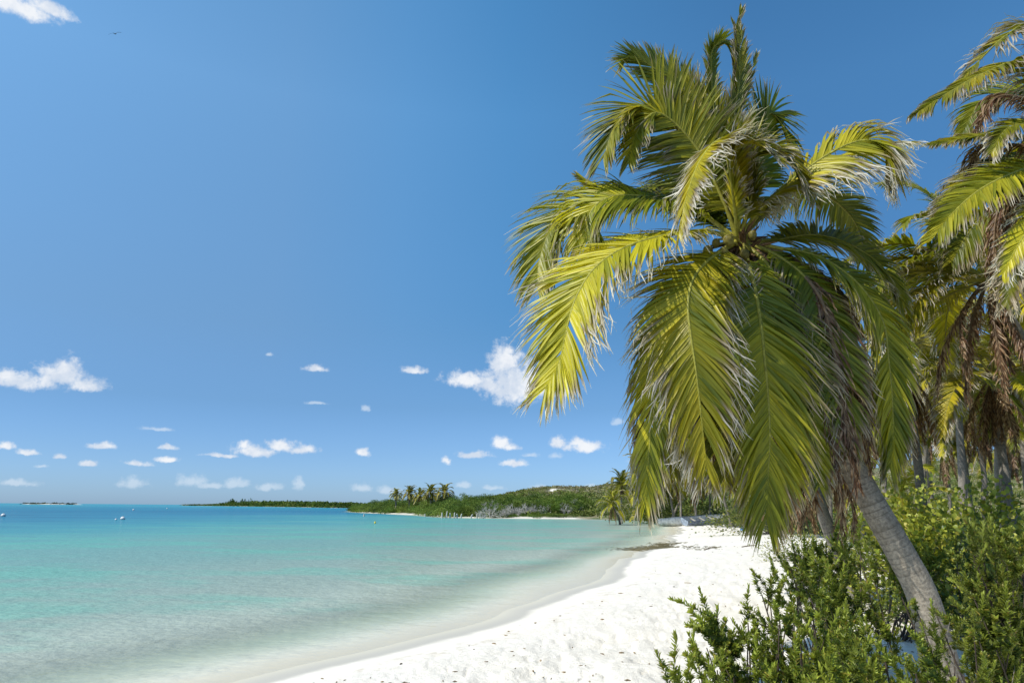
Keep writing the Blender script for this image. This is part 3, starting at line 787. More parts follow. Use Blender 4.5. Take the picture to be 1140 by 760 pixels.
def grove_palm(label, bpx, bY, tpx, tpy, tY, size=1.0, nf=20, ndead=8, nskirt=6, r=.13, seed=0, bow=0.0, joined=False, group='coconut palms of the grove behind', extra=(), zoff=-.08, bx=None, azr=None, name='coconut_palm', cat='palm tree'):
    g = np.random.default_rng(seed)
    if bx is None:
        b0 = P(bpx, 575, bY); bx = b0[0]
    by = bY
    b = np.array([bx, by, gz(bx, by) + zoff]); t = P(tpx, tpy, tY)
    root = thing(name, label, cat, b, group)
    midp = (b * .5 + t * .5) + np.array([bow, 0, 0])
    near = bY < 20
    tacc, q = trunk_mesh([b, b * .75 + midp * .25 + np.array([bow * .35, 0, 0]), midp, t], r * 1.15, r * .78, 12 if near else 8, 130 if near else 40, .1 if near else .4, seed + 5, col=((.25, .225, .19), (.12, .10, .08)), flare=.3, rough=.012)
    for i in range(14 if nf else 0):
        a = g.uniform(0, 6.28); dr = np.array([math.cos(a) * .7, math.sin(a) * .7, g.uniform(.1, .9)])
        b0 = t + np.array([0, 0, g.uniform(-.25, .03)]) * size
        tube(tacc, np.array([b0, b0 + dr * .16 * size, b0 + dr * .3 * size]), np.array([.04, .028, .01]) * size, 5, BROWN * g.uniform(.7, 1.8))
    part('trunk', tacc, M_trunk, root, b)
    cr = Acc(); tl = t - b
    items = []
    for i in range(nf):
        e = ELS[min(5, int((i / nf) ** 1.0 * 6))]
        a = i * 2.39996 + g.uniform(-.3, .3) if azr is None else R(g.uniform(*azr))
        items.append(((e, int(g.integers(0, 3))), a, size * g.uniform(.85, 1.12), g.normal(0, .12)))
    for i in range(ndead): items.append((('dead', i % 4), g.uniform(0, 6.28), size * g.uniform(.8, 1.1), g.normal(0, .15)))
    for i in range(nskirt): items.append((('skirt', i % 4), g.uniform(0, 6.28), size * g.uniform(.8, 1.1), g.normal(0, .1)))
    for (e, s, a, sc) in extra: items.append(((e, s), R(a), sc * size, 0.0))
    for key, a, sc, rl in items:
        M_ = Matrix.Rotation(a, 4, 'Z') @ Matrix.Rotation(rl, 4, 'X') @ Matrix.Scale(sc, 4)
        if joined:
            _, v, f, cc = FR[key]
            mm = np.array(M_)[:3, :3]
            cr.add(v @ mm.T + tl, f, cc * g.uniform(.8, 1.15))
        else:
            o = obj('dead_frond' if key[0] in ('dead', 'skirt') else 'frond', FR[key][0], root)
            o.matrix_local = Matrix.Translation(Vector(tl)) @ M_
    if joined:
        part('crown', cr, M_frond, root, (0, 0, 0))
    return root


# right edge, tall near palm whose trunk is outside the picture: traced fronds
b = np.array([8.3, 7.6, 0]); b[2] = gz(b[0], b[1]) - .05
R1 = thing('coconut_palm', 'tall coconut palm cut off by the right edge, ragged half-dried fronds reaching in from above', 'palm tree', b, 'coconut palms of the grove behind')
h1 = (1200, 165, 7.6); hp1 = P(*h1)
tacc, q = trunk_mesh([b, b * .6 + hp1 * .4 + [.15, 0, 0], hp1], .17, .12, 14, 200, .09, 44)
part('trunk', tacc, M_trunk, R1, b)
NR = [
    ([h1, (1180, 110, 7.4), (1140, 70, 7.2), (1095, 82, 7.1), (1055, 104, 7.05), (1024, 124, 7.0)], (0, -.1, 1), (-.6, -.6, .4), dict(L=.55, droop=1.1, yel=.3, lift=.1, dry=.3, nl=90, white=.55, curl=.3)),
    ([h1, (1185, 90, 7.5), (1150, 30, 7.4), (1120, 40, 7.3), (1092, 66, 7.3), (1070, 90, 7.3)], (0, -.1, 1), (-.6, -.6, .4), dict(L=.55, droop=1.2, yel=.2, lift=.1, dry=.55, nl=90, white=.5, curl=.4)),
    ([h1, (1180, 140, 7.2), (1142, 138, 7.0), (1118, 146, 6.9), (1104, 170, 6.9)], (0, -.4, 1), (-.6, -1, .2), dict(L=.4, droop=.8, yel=.35, lift=.1, dry=.35, nl=60, white=.7, curl=.3)),
    ([h1, (1175, 158, 7.7), (1130, 152, 7.8), (1085, 153, 7.9), (1040, 160, 7.9)], (0, -.3, 1), (-.4, -.7, .7), dict(L=.42, droop=.8, yel=.3, lift=.1, dry=.2, nl=80, white=.6)),
    ([h1, (1170, 180, 7.2), (1130, 192, 7.0), (1090, 212, 6.9), (1058, 240, 6.85), (1036, 268, 6.85)], (0, -.6, 1), (-.6, -1, .3), dict(L=.55, droop=.6, yel=.5, lift=.1, dry=.14, nl=90, white=.8, curl=.3)),
    ([h1, (1190, 200, 7.0), (1165, 230, 6.8), (1138, 265, 6.75), (1116, 305, 6.75)], (0, -.8, 1), (-.5, -1, .1), dict(L=.5, droop=.7, yel=.8, lift=.0, dry=.4, nl=76, white=.8, curl=.35)),
    ([h1, (1170, 185, 7.8), (1125, 215, 8.0), (1085, 250, 8.1), (1060, 290, 8.1)], (0, -.4, 1), (-.6, -1, .2), dict(L=.6, droop=.7, yel=.2, lift=.1, dry=.2, nl=90, white=.3)),
    ([h1, (1180, 170, 8.0), (1135, 175, 8.3), (1090, 195, 8.4), (1050, 235, 8.4)], (0, -.2, 1), (-.6, -1, .2), dict(L=.6, droop=.8, yel=.1, lift=.1, dry=.25, nl=90, white=.3)),
    ([h1, (1185, 120, 8.0), (1140, 100, 8.2), (1095, 112, 8.3), (1070, 150, 8.3)], (0, -.2, 1), (-.6, -1, .2), dict(L=.6, droop=.85, yel=.05, lift=.1, dry=.2, nl=90, white=.3)),
    ([h1, (1200, 90, 7.5), (1225, 60, 7.5), (1265, 80, 7.5), (1290, 130, 7.5)], (0, -.3, 1), (.6, -1, .2), dict(L=.6, droop=.6, yel=.3, lift=.1, dry=.2, nl=80)),
    ([h1, (1240, 170, 7.5), (1280, 190, 7.5), (1300, 250, 7.5)], (0, -.3, 1), (.6, -1, .2), dict(L=.6, droop=.6, yel=.3, lift=.1, dry=.2, nl=80)),
    ([h1, (1190, 210, 7.6), (1150, 250, 7.7), (1128, 300, 7.7), (1120, 340, 7.7)], (0, -.3, 1), (-.6, -1, .2), dict(L=.55, droop=.8, yel=.1, lift=.0, dry=.5, nl=80, white=.4, curl=.4)),
]
for i, (pts, n0, n1, k) in enumerate(NR): add_frond(R1, tuple(b), PP(pts), n0, n1, seed=700 + i, **k)
for i in (0, 2, 4, 6):
    pts = [h1, (1185 - 6 * i, 185 + 3 * i, 7.7), (1165 - 9 * i, 235, 7.8), (1160 - 9 * i, 320, 7.8)]
    if i < 3: pts = [h1, (1165, 120 + 22 * i, 7.9), (1110 - 8 * i, 108 + 28 * i, 8.0), (1085 - 5 * i, 150 + 30 * i, 8.0)]
    add_frond(R1, tuple(b), PP(pts), (0, -.6, 1), (-.3, -1, .1), name='dead_frond', seed=740 + i, dead=True, L=.42, droop=1.0, lift=-.3, nl=70, th=(36, 12), width=.028, curl=.16)

grove_palm('mid-height coconut palm behind the leaning one, crown against the sky at right, fronds reaching left', 1215, 11.5, 1100, 312, 11.0, 1.0, 17, 5, 5, .11, 11, .5,
           extra=[(38, 1, 180, 1.15), (18, 1, 172, 1.2), (0, 2, 186, 1.1), (18, 0, 195, 1.1), (38, 2, 165, 1.0)])
grove_palm('coconut palm with one bright yellow short frond hanging in front of its grey trunk', 1137, 14.5, 1105, 418, 14.5, .92, 16, 7, 8, .105, 12, -.15,
           extra=[(-20, 2, 268, .6), (0, 1, 255, .8), (18, 1, 180, 1.1), (38, 1, 20, 1.0)])
grove_palm('slim coconut palm with a pale blue-grey trunk right of the leaning trunk', 1019, 14.5, 1008, 415, 14.8, .9, 13, 7, 10, .10, 13, .1)
grove_palm('leaning coconut palm with a shaggy brown skirt just left of the big ringed trunk', 950, 14.0, 884, 470, 14.0, .95, 16, 12, 16, .13, 14, -.1)
BG = [
    ('short palm in the shaded grove with its trunk beside the yellow sea grape leaves', 1073, 24, 1062, 452, 24, .95),
    ('dark-trunked palm between two others in the middle of the shaded grove', 1086, 27, 1086, 462, 27, 1.0),
    ('palm deep in the grove whose dead fronds hang beside the bare scrub', 1097, 30, 1098, 470, 30, 1.0),
    ('palm with a forked-looking shaggy trunk at the back right of the grove', 1122, 22, 1112, 440, 22, .9),
    ('thin palm behind the slim blue-grey trunk', 1040, 30, 1032, 455, 30, 1.1),
    ('palm behind the drooping right frond of the big palm, brown skirt to the ground', 992, 25, 985, 468, 25, 1.0),
    ('palm at the right edge of the picture beyond the sea grape', 1160, 19, 1150, 440, 19, 1.0),
    ('palm seen between the hanging fronds, over the scrub at the sand edge', 920, 34, 905, 490, 34, 1.15),
    ('palm above the blue box on the sand, half hidden by hanging fronds', 872, 44, 862, 492, 44, 1.3),
    ('palm above the bow of the grey boat', 838, 60, 835, 500, 60, 1.5),
    ('leaning palm above the middle of the grey boat', 815, 75, 795, 503, 72, 1.6),
    ('palm behind the stern of the grey boat', 775, 92, 768, 512, 90, 1.7),
    ('bright palm left of the boats at the back of the beach', 752, 100, 742, 520, 98, 1.7),
    ('palm with arching green fronds second from the left end of the grove', 728, 112, 722, 536, 110, 1.6),
    ('tall thin-crowned palm standing alone at the left end of the grove', 692, 104, 692, 541, 103, 1.15),
    ('stooping palm whose fronds touch the sand at the left end of the grove', 690, 98, 682, 562, 96, 1.1),
    ('palm above the boats with the fullest yellow-green crown', 822, 92, 812, 482, 90, 1.9),
    ('low palm in front of the green scrub behind the boats', 790, 105, 788, 528, 105, 1.5),
]
BG += [
    ('palm over the beach between the boats and the alone-standing far palm', 738, 118, 735, 527, 118, 1.5),
    ('palm just left of the front hanging frond tip, behind the boats', 757, 96, 753, 508, 96, 1.5),
    ('palm whose fronds fill the gap above the smaller boat', 745, 108, 770, 530, 106, 1.5),
    ('palm behind the tip of the great centre frond', 858, 78, 852, 515, 70, 1.6),
    ('palm behind the drooping right frond, crown just above the pale trunk', 1000, 20, 1030, 385, 20, 1.0),
    ('palm whose green crown fills the gap between the two right-hand grey trunks', 1060, 18, 1062, 395, 18, .9),
    ('low palm beyond the sea grape near the right edge', 1120, 34, 1128, 492, 34, 1.1),
    ('low palm with pale fronds behind the ringed trunk', 962, 30, 960, 500, 30, 1.0),
    ('small palm deep behind the yellow sea grape', 1048, 38, 1050, 498, 38, 1.1),
    ('palm behind the brown-skirted leaning trunk', 925, 26, 935, 455, 26, 1.0),
    ('palm whose crown shows between the front frond and the great centre frond', 872, 50, 826, 452, 48, 1.3),
    ('palm above the boats seen through the dried fringe of the front fronds', 775, 100, 762, 500, 98, 1.5),
    ('palm at the right edge under the highest ragged fronds', 1150, 26, 1138, 385, 26, 1.3),
]
for i, (lab, bp, by, tpx, tpy, ty, sz) in enumerate(BG):
    grove_palm(lab, bp, by, tpx, tpy, ty, sz * (1.3 if by > 50 and bp > 700 else 1), 13 if by < 50 else 26, 4 if by < 50 else 3, 5 if by < 50 else 3, .10 + .05 * (by > 50), 30 + i, rng.uniform(-.3, .3), joined=True)
PT = [(441, 550.5, 216, 1.0), (456, 550, 210, 1.2), (468, 552.5, 204, 1.1), (479.5, 549, 200, 1.25), (495, 548.3, 196, 1.25)]
PL = ['leftmost and thinnest of the five small palms above the mangrove point', 'second from the left of the five small palms above the mangrove point', 'lowest of the five small palms above the mangrove point, in the middle',
      'fourth from the left of the five small palms above the mangrove point', 'rightmost of the five small palms above the mangrove point, with the fullest crown']
for i, (px_, py_, Y_, sz) in enumerate(PT):
    grove_palm(PL[i], px_ + rng.uniform(-1, 1), Y_, px_, py_, Y_, sz, 34, 8, 3, .24, 60 + i, 0, joined=True, group='small palms on the mangrove point')
# seedling palms in the scrub
grove_palm('young trunkless palm fanning its fronds out low over the sand behind the mangrove end', 712, 118, 712, 569, 118, 1.2, 14, 0, 0, .16, 91, 0, joined=True, group='young palms in the scrub', name='young_palm')
grove_palm('young trunkless palm in the scrub right behind the big trunk', 1000, 20, 1000, 560, 20, .7, 12, 0, 0, .1, 92, 0, joined=True, group='young palms in the scrub', name='young_palm')

# ------------------------------------------------------------------ shrubs
def unit(g, n_):
    return norm(g.normal(0, 1, (n_, 3)))


def twig_arrays(seed, L_=.22, n_=80, ll=.031, lw=.0082):
    g = np.random.default_rng(seed)
    a = Acc()
    s = np.linspace(.0, 1, n_)
    lump = .5 + .5 * np.cos(s * L_ / .052 * 6.28 + seed)             # whorls of leaves with thinner gaps between
    s = s + .012 / L_ * np.sin(s * L_ / .052 * 6.28 + seed + 1.5)
    bend = g.normal(0, .16, 2)
    ax = np.stack([bend[0] * s ** 2 * L_ * 1.6, bend[1] * s ** 2 * L_ * 1.6, s * L_], 1)
    ph = np.arange(n_) * 2.39996
    op = np.radians(g.uniform(38, 74, n_)) * (1 - .72 * np.clip(s, 0, 1) ** 5)
    D = np.stack([np.cos(ph) * np.sin(op), np.sin(ph) * np.sin(op), np.cos(op)], 1)
    Nn = np.stack([-np.cos(ph) * np.cos(op), -np.sin(ph) * np.cos(op), np.sin(op)], 1)
    sv = np.clip(s, 0, 1)[:, None]
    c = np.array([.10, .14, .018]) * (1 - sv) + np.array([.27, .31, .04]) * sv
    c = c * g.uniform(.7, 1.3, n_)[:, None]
    yl = g.random(n_) < .045; c[yl] = np.array([.42, .33, .06]) * g.uniform(.5, 1.1, (yl.sum(), 1))
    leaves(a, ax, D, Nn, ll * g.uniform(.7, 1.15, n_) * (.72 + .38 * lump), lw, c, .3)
    return a.arrays()


TW = [twig_arrays(900 + i, [.10, .15, .21, .07][i % 4], [86, 125, 165, 64][i % 4]) for i in range(12)]


def rot_to(d_, roll):
    d_ = d_ / np.linalg.norm(d_); r_ = np.array([1.0, 0, 0]) if abs(d_[0]) < .8 else np.array([0, 1.0, 0])
    x_ = np.cross(r_, d_); x_ /= np.linalg.norm(x_); y_ = np.cross(d_, x_)
    c_, s_ = math.cos(roll), math.sin(roll)
    return np.stack([x_ * c_ + y_ * s_, -x_ * s_ + y_ * c_, d_], 1)


def cedar(label, base, tips, seed, tw_per=9, sc=1.0, bright=1.0, spread=.28, woody=.011, group='bay cedar shrubs in the foreground', name='shrub'):
    """woody shrub: every tip is a branch end (world point); twigs thick with small leaves crowd its outer half"""
    g = np.random.default_rng(seed)
    base = np.asarray(base, float)
    root = thing(name, label, 'shrub', base, group)
    st = Acc(); lf = Acc()
    for tip in tips:
        tip = np.asarray(tip, float); off = base + np.append(g.normal(0, .10, 2), 0)
        dv = tip - off; H_ = np.linalg.norm(dv)
        mid_ = off + dv * .5 + np.array([g.normal(0, .06), g.normal(0, .06), -.05 * H_]) * H_
        mid2 = off + dv * .25 + np.array([g.normal(0, .05), g.normal(0, .05), -.04 * H_])
        q, _ = spline([off, mid2, mid_, tip], 22)
        tube(st, q, np.linspace(woody, .0025, 22) * (1 + .2 * g.random()), 5, np.array([.085, .065, .05]))
        T = norm(np.gradient(q, axis=0))
        if g.random() < .10:      # a bare, dead branch
            for _ in range(4):
                j = int(g.integers(8, 20)); dd_ = norm(T[j] + g.normal(0, .5, 3)) * g.uniform(.05, .16)
                tube(st, np.array([q[j], q[j] + dd_ * .5 + g.normal(0, .008, 3), q[j] + dd_]), np.array([.0035, .0025, .0012]), 4, np.array([.24, .21, .17]))
            continue
        nt = max(3, int(tw_per * g.uniform(.6, 1.3)))
        us = np.concatenate([[1.0], g.uniform(.38, 1.0, nt - 1) ** .8])
        for u in us:
            i = min(21, int(u * 21)); pt = q[i]
            dr = T[i] * .7 + np.array([-.14, -.05, .42]) + (0 if u == 1.0 else 1) * np.append(g.normal(0, .55, 2), g.normal(0, .2))
            dr = dr / np.linalg.norm(dr)
            ln = g.uniform(.02, spread) * (u < 1)
            e_ = pt + dr * ln + np.array([0, 0, .04]) * ln
            if ln > .03: tube(st, np.array([pt, (pt + e_) / 2 + g.normal(0, .01, 3), e_]), np.array([.004, .003, .002]), 4, np.array([.10, .08, .05]))
            for rep in range(1 if u == 1 else int(g.integers(1, 4))):
                v, f, c = TW[int(g.integers(0, len(TW)))]
                d2 = dr + g.normal(0, .28, 3); d2[2] += .15
                m_ = rot_to(d2, g.uniform(0, 6.28))
                s_ = sc * g.uniform(.6, 1.3)
                start = pt + (e_ - pt) * (1 if rep == 0 else g.uniform(.2, .9))
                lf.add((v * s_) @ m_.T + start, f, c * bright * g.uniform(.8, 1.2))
    part('branches', st, M_wood, root, base)
    part('foliage', lf, M_leaf, root, base)
    return root


def tips_px(lst, g, jx=10, jy=10, jd=.25, n_=1):
    o = []
    for (px_, py_, Y_) in lst:
        for _ in range(n_): o.append(P(px_ + g.normal(0, jx), py_ + 70 / Y_ + abs(g.normal(0, jy)) * (1 + 2 * (_ > 0)), Y_ + g.normal(0, jd)))
    return o


def gb(px_, Y_):
    q = P(px_, 600, Y_); return np.array([q[0], q[1], gz(q[0], q[1]) - .03])


g1 = np.random.default_rng(42)
cedar('low bay cedar sprig at the bottom edge, farthest left of the foreground shrubs', gb(735, 2.85),
      tips_px([(745, 742, 2.9), (757, 752, 2.9), (770, 748, 2.95), (762, 760, 2.8), (780, 765, 2.9), (750, 775, 2.8), (795, 775, 2.9), (770, 790, 2.8)], g1, 2, 3, .05), 1, 4, .85, 1.15, .12)
cedar('bushy bay cedar spreading over the white sand left of the big trunk', gb(868, 3.35),
      tips_px([(773, 702, 3.3), (790, 690, 3.3), (800, 672, 3.35), (812, 700, 3.3), (830, 672, 3.4), (845, 686, 3.4), (855, 640, 3.45), (868, 655, 3.4), (880, 668, 3.4), (796, 722, 3.2), (822, 728, 3.2),
               (845, 716, 3.2), (870, 700, 3.2), (893, 690, 3.3), (905, 660, 3.4), (915, 700, 3.2), (860, 735, 3.05), (890, 730, 3.05), (925, 735, 3.05), (838, 748, 3.0), (806, 745, 3.1), (945, 720, 3.2), (935, 755, 2.95), (875, 760, 2.9), (905, 765, 2.9), (840, 770, 2.9), (960, 750, 3.0)], g1, 4, 5, .1, 2), 2, 7, .9, 1.1, .15)
cedar('tall upright bay cedar directly in front of the lower trunk', gb(955, 4.3),
      tips_px([(893, 628, 4.3), (905, 616, 4.3), (912, 645, 4.3), (928, 618, 4.35), (940, 606, 4.4), (952, 602, 4.4), (965, 596, 4.45), (978, 622, 4.4), (930, 655, 4.2), (900, 665, 4.1),
               (955, 650, 4.3), (945, 680, 4.1), (915, 685, 4.1), (935, 705, 4.0), (955, 722, 3.9), (985, 655, 4.3), (970, 690, 4.1)], g1, 4, 5, .12, 1), 3, 9, 1.05, 1.05, .17)
cedar('sparse dark bay cedar with bare twigs crossing in front of the trunk base', gb(1062, 3.5),
      tips_px([(1004, 640, 3.5), (1024, 660, 3.5), (1046, 655, 3.5), (1066, 700, 3.5), (1046, 745, 3.4), (1085, 690, 3.5), (1080, 735, 3.4)], g1, 3, 3, .04), 4, 3, .8, .8, .10, .009)
cedar('dense dark bay cedar filling the bottom right corner', gb(1110, 4.6),
      tips_px([(1085, 596, 4.7), (1092, 600, 4.7), (1108, 588, 4.8), (1125, 605, 4.8), (1140, 595, 4.8), (1082, 640, 4.6), (1098, 632, 4.6), (1125, 645, 4.6), (1085, 665, 4.5), (1110, 672, 4.5), (1138, 678, 4.5),
               (1100, 700, 4.3), (1128, 710, 4.3), (1090, 728, 4.2), (1140, 735, 4.2), (1115, 745, 4.1), (1155, 640, 4.6), (1155, 700, 4.3)], g1, 5, 9, .2, 2), 5, 9, 1.2, .85, .22)
cedar('bay cedar at the bottom edge between trunk base and corner', gb(1040, 3.0),
      tips_px([(985, 740, 3.0), (1010, 722, 3.0), (1030, 712, 3.0), (1052, 708, 3.05), (1042, 732, 3.0), (1070, 728, 3.0), (1035, 752, 3.0), (1065, 755, 3.0), (1095, 765, 3.0), (965, 765, 2.9), (1120, 760, 3.0)], g1, 4, 5, .08, 2), 6, 5, .9, .9, .14)
cedar('bay cedar on the sand just behind the tall upright one, beside the brown palm skirt', gb(905, 8.5),
      tips_px([(888, 612, 8.5), (900, 605, 8.5), (915, 612, 8.6), (880, 622, 8.4), (936, 606, 8.6), (905, 625, 8.3), (946, 612, 8.6)], g1, 4, 4, .2, 3), 7, 7, 1.5, 1.25, .3)
cedar('bay cedar behind the big trunk, left of the pale trunk', gb(990, 10),
      tips_px([(1000, 585, 10), (1010, 600, 10), (1022, 612, 10), (1035, 600, 10), (1045, 620, 9.8), (1030, 632, 9.6)], g1, 5, 4, .2, 3), 8, 7, 1.6, 1.0, .3)


def leafy(label, base, size, seed, n_=1400, ll=.07, lw=.06, cols=((.07, .12, .02), (.16, .19, .03)), group='sea grape bushes', name='sea_grape_bush', cat='bush', nb=26, yel=.05, stem=True):
    g = np.random.default_rng(seed); base = np.asarray(base, float); size = np.asarray(size, float)
    root = thing(name, label, cat, base, group)
    st = Acc(); lf = Acc()
    dirs = unit(g, nb); dirs[:, 2] = np.abs(dirs[:, 2]) * 1.1
    rad = g.uniform(.55, 1.05, nb)
    tips = base + dirs * size * rad[:, None]
    c1, c2 = map(np.array, cols)
    per = n_ // nb
    for t in tips:
        q, _ = spline([base + np.append(g.normal(0, .1, 2), 0), base + (t - base) * .5 + g.normal(0, .08, 3) * size, t], 9)
        tube(st, q, np.linspace(.022, .004, 9), 4, np.array([.13, .11, .09]))
        cr_ = size.mean() * g.uniform(.16, .3)
        off = g.normal(0, 1, (per, 3)) * cr_ * np.array([1, 1, .75]) * .75
        pos = t + off - (t - base) * g.uniform(0, .35, (per, 1))
        D = norm(off + (t - base) * .3 + g.normal(0, .25, (per, 3)))
        N_ = norm(np.array([0, 0, 1.0]) + g.normal(0, .55, (per, 3)))
        mx = g.random((per, 1))
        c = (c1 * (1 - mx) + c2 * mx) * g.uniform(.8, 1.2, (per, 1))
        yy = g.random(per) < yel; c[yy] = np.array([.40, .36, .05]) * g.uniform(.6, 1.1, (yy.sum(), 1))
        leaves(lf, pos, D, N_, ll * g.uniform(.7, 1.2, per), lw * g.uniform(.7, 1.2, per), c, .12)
    part('branches', st, M_wood, root, base)
    part('foliage', lf, M_leaf, root, base)
    return root


SG = ((.19, .25, .035), (.46, .46, .06))  # leaf colours lightened to make up for sunlight the palm crowns block here
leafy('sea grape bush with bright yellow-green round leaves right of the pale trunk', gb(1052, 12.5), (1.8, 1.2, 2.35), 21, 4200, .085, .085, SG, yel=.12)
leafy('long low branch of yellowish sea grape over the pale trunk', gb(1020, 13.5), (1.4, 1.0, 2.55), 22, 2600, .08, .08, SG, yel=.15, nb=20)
leafy('darker sea grape bush in front of the grey trunk near the right edge', gb(1112, 12.0), (1.6, 1.1, 1.95), 23, 3600, .08, .08, ((.10, .15, .03), (.32, .35, .05)), yel=.06)
leafy('sea grape bush against the right edge', gb(1160, 10.5), (1.3, 1.1, 1.9), 24, 2800, .08, .08, ((.11, .16, .03), (.38, .40, .05)), yel=.10)
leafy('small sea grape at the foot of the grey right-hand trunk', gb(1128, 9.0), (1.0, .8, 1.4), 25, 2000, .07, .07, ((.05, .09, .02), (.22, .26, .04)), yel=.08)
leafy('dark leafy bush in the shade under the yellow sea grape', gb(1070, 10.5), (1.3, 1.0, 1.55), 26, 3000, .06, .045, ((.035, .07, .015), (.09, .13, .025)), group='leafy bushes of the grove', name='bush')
leafy('green bush left of the yellow sea grape at the edge of the sand', gb(1005, 11.5), (.8, .8, .8), 27, 1400, .05, .035, ((.07, .11, .02), (.17, .2, .04)), group='leafy bushes of the grove', name='bush')
leafy('pale green bush beyond the foreground shrubs, beside the brown palm skirt', gb(895, 26), (1.9, 1.5, 1.1), 28, 1700, .09, .05, ((.12, .15, .03), (.26, .27, .07)), group='leafy bushes of the grove', name='bush')
leafy('green bush behind the blue box at the back of the beach', gb(858, 52), (4.6, 2.5, 2.9), 29, 3200, .2, .12, ((.08, .12, .02), (.2, .22, .05)), group='leafy bushes of the grove', name='bush')
leafy('grass-green bush beside the bow of the grey boat', gb(822, 78), (3.2, 2.5, 1.8), 30, 2000, .22, .13, ((.10, .14, .02), (.22, .25, .05)), group='leafy bushes of the grove', name='bush')
leafy('yellow-green bush at the back of the beach left of the boats', gb(722, 130), (10, 4, 4.6), 31, 3600, .42, .26, ((.10, .13, .02), (.22, .23, .05)), group='leafy bushes of the grove', name='bush')
leafy('bright bush behind the boats', gb(760, 112), (9, 4, 5.4), 32, 3800, .42, .26, ((.09, .13, .02), (.2, .23, .04)), group='leafy bushes of the grove', name='bush')
leafy('pale scrubby bush between the two leaning trunks', gb(965, 22), (1.8, 1.2, 1.0), 33, 1700, .08, .045, ((.10, .13, .04), (.22, .23, .09)), group='leafy bushes of the grove', name='bush')


# ------------------------------------------------------------------ masses of scrub
def clump(seed, n_=46, sz=.22):
    g = np.random.default_rng(seed); a = Acc()
    u = unit(g, n_); u[:, 2] = np.abs(u[:, 2])
    pos = u * g.uniform(.55, 1.0, (n_, 1)) * (1 + .25 * np.sin(u[:, :1] * 5 + seed)) * np.array([1, 1, .8])
    D = norm(u + g.normal(0, .5, (n_, 3))); N_ = norm(g.normal(0, 1, (n_, 3)) + [0, 0, .6])
    leaves(a, pos, D, N_, sz * g.uniform(.7, 1.4, n_), sz * .8, np.ones((n_, 3)) * g.uniform(.75, 1.25, (n_, 1)), .1)
    return a.arrays()


CLN = [clump(i, 60, .30) for i in range(6)]
CLF = [clump(20 + i, 220, .13) for i in range(6)]
CLM = [clump(40 + i, 460, .10) for i in range(5)]


def heap(items, k=3):
    g = np.random.default_rng(99); o_ = []
    for (x_, y_, z_, r_, h_, c_) in items:
        for j in range(k):
            rr = min(r_, h_) * g.uniform(.5, .75); o_.append((x_ + g.normal(0, r_ * .5), y_ + g.normal(0, r_ * .5), z_ + max(0, (h_ - rr)) * (j + g.uniform(.2, 1)) / k, rr, rr, np.asarray(c_) * g.uniform(.8, 1.25)))
    return o_


def mass(name, label, cat, items, lib=CLN):
    """items: x, y, z, radius, height, colour"""
    A = Acc(); g = np.random.default_rng(len(items))
    for (x_, y_, z_, r_, h_, c_) in items:
        v, f, c = lib[int(g.integers(0, len(lib)))]
        a = g.uniform(0, 6.28); m_ = np.array([[math.cos(a), -math.sin(a), 0], [math.sin(a), math.cos(a), 0], [0, 0, 1]])
        A.add((v @ m_.T) * np.array([r_, r_, h_]) + np.array([x_, y_, z_]), f, c * np.asarray(c_))
    o = part(name, A, M_far); o['kind'] = 'stuff'; o['label'] = label; o['category'] = cat
    return o


g = np.random.default_rng(5)
OL = [np.array([.16, .19, .04]), np.array([.12, .165, .035]), np.array([.20, .22, .055]), np.array([.26, .25, .11]), np.array([.30, .27, .19])]
MG = [np.array([.085, .145, .022]), np.array([.12, .18, .026]), np.array([.06, .105, .018]), np.array([.15, .20, .035])]
it = []
sl_ = np.array(BACK[::-1])
for i in range(620):
    t = g.random() * (len(sl_) - 2); k = int(t); q = sl_[k] * (1 - t + k) + sl_[k + 1] * (t - k)
    back = g.uniform(1.0, 26) ** 1.0; x_, y_ = q[0] + back * .25 + g.normal(0, .5), q[1] + back
    r_ = g.uniform(1.4, 2.8)
    low_ = .4 if (q[0] > -4 and back < 9) else 1.0
    it.append((x_, y_, gz(x_, y_) - .3, r_, g.uniform(2.6, 4.3) * (.72 + .022 * back) * low_, MG[int(g.integers(0, 4))] * g.uniform(.8, 1.2)))
mass('mangrove_thicket', 'dense dark green mangroves along the low point', 'mangroves', heap(it, 4), CLF)
it = []
for i in range(6200):
    y_ = g.uniform(135, 335); xr = g.uniform(-.10, .42); x_ = xr * y_
    z_, d_, v_ = field(np.array([x_]), np.array([y_]))
    if v_[0] < 2 or d_[0] < 6: continue
    if math.hypot((x_ - hx) / 1.8, (y_ - hy) / 8) < 1: continue
    pch = vnoise(np.array([x_ * .04]), np.array([y_ * .02]), 8)[0]
    c_ = OL[int(np.clip(g.normal(pch * 4.6, .8), 0, 4))] * g.uniform(.75, 1.2)
    it.append((x_, y_, z_[0] - .15, g.uniform(.8, 2.0), g.uniform(.5, 1.3), c_))
mass('hillside_scrub', 'low olive and grey scrub covering the long dune behind the bay', 'scrub', it)
it = []
for i in range(3300):
    y_ = 16 + 135 * g.random() ** 1.5; xr = g.uniform(.16, .95); x_ = xr * y_
    z_, d_, v_ = field(np.array([x_]), np.array([y_]))
    if v_[0] < .8: continue
    s_ = min(1.0, .35 + y_ / 90)
    c_ = OL[int(np.clip(g.normal(2.3, 1.2), 0, 4))] * g.uniform(.8, 1.3)
    it.append((x_, y_, z_[0] - .1, g.uniform(.5, 1.5) * s_, g.uniform(.4, 1.3) * s_, c_))
mass('undergrowth', 'tangled low scrub under the palms of the grove', 'undergrowth', it, CLF)
it = []
isl = np.array(ISLE[:6])
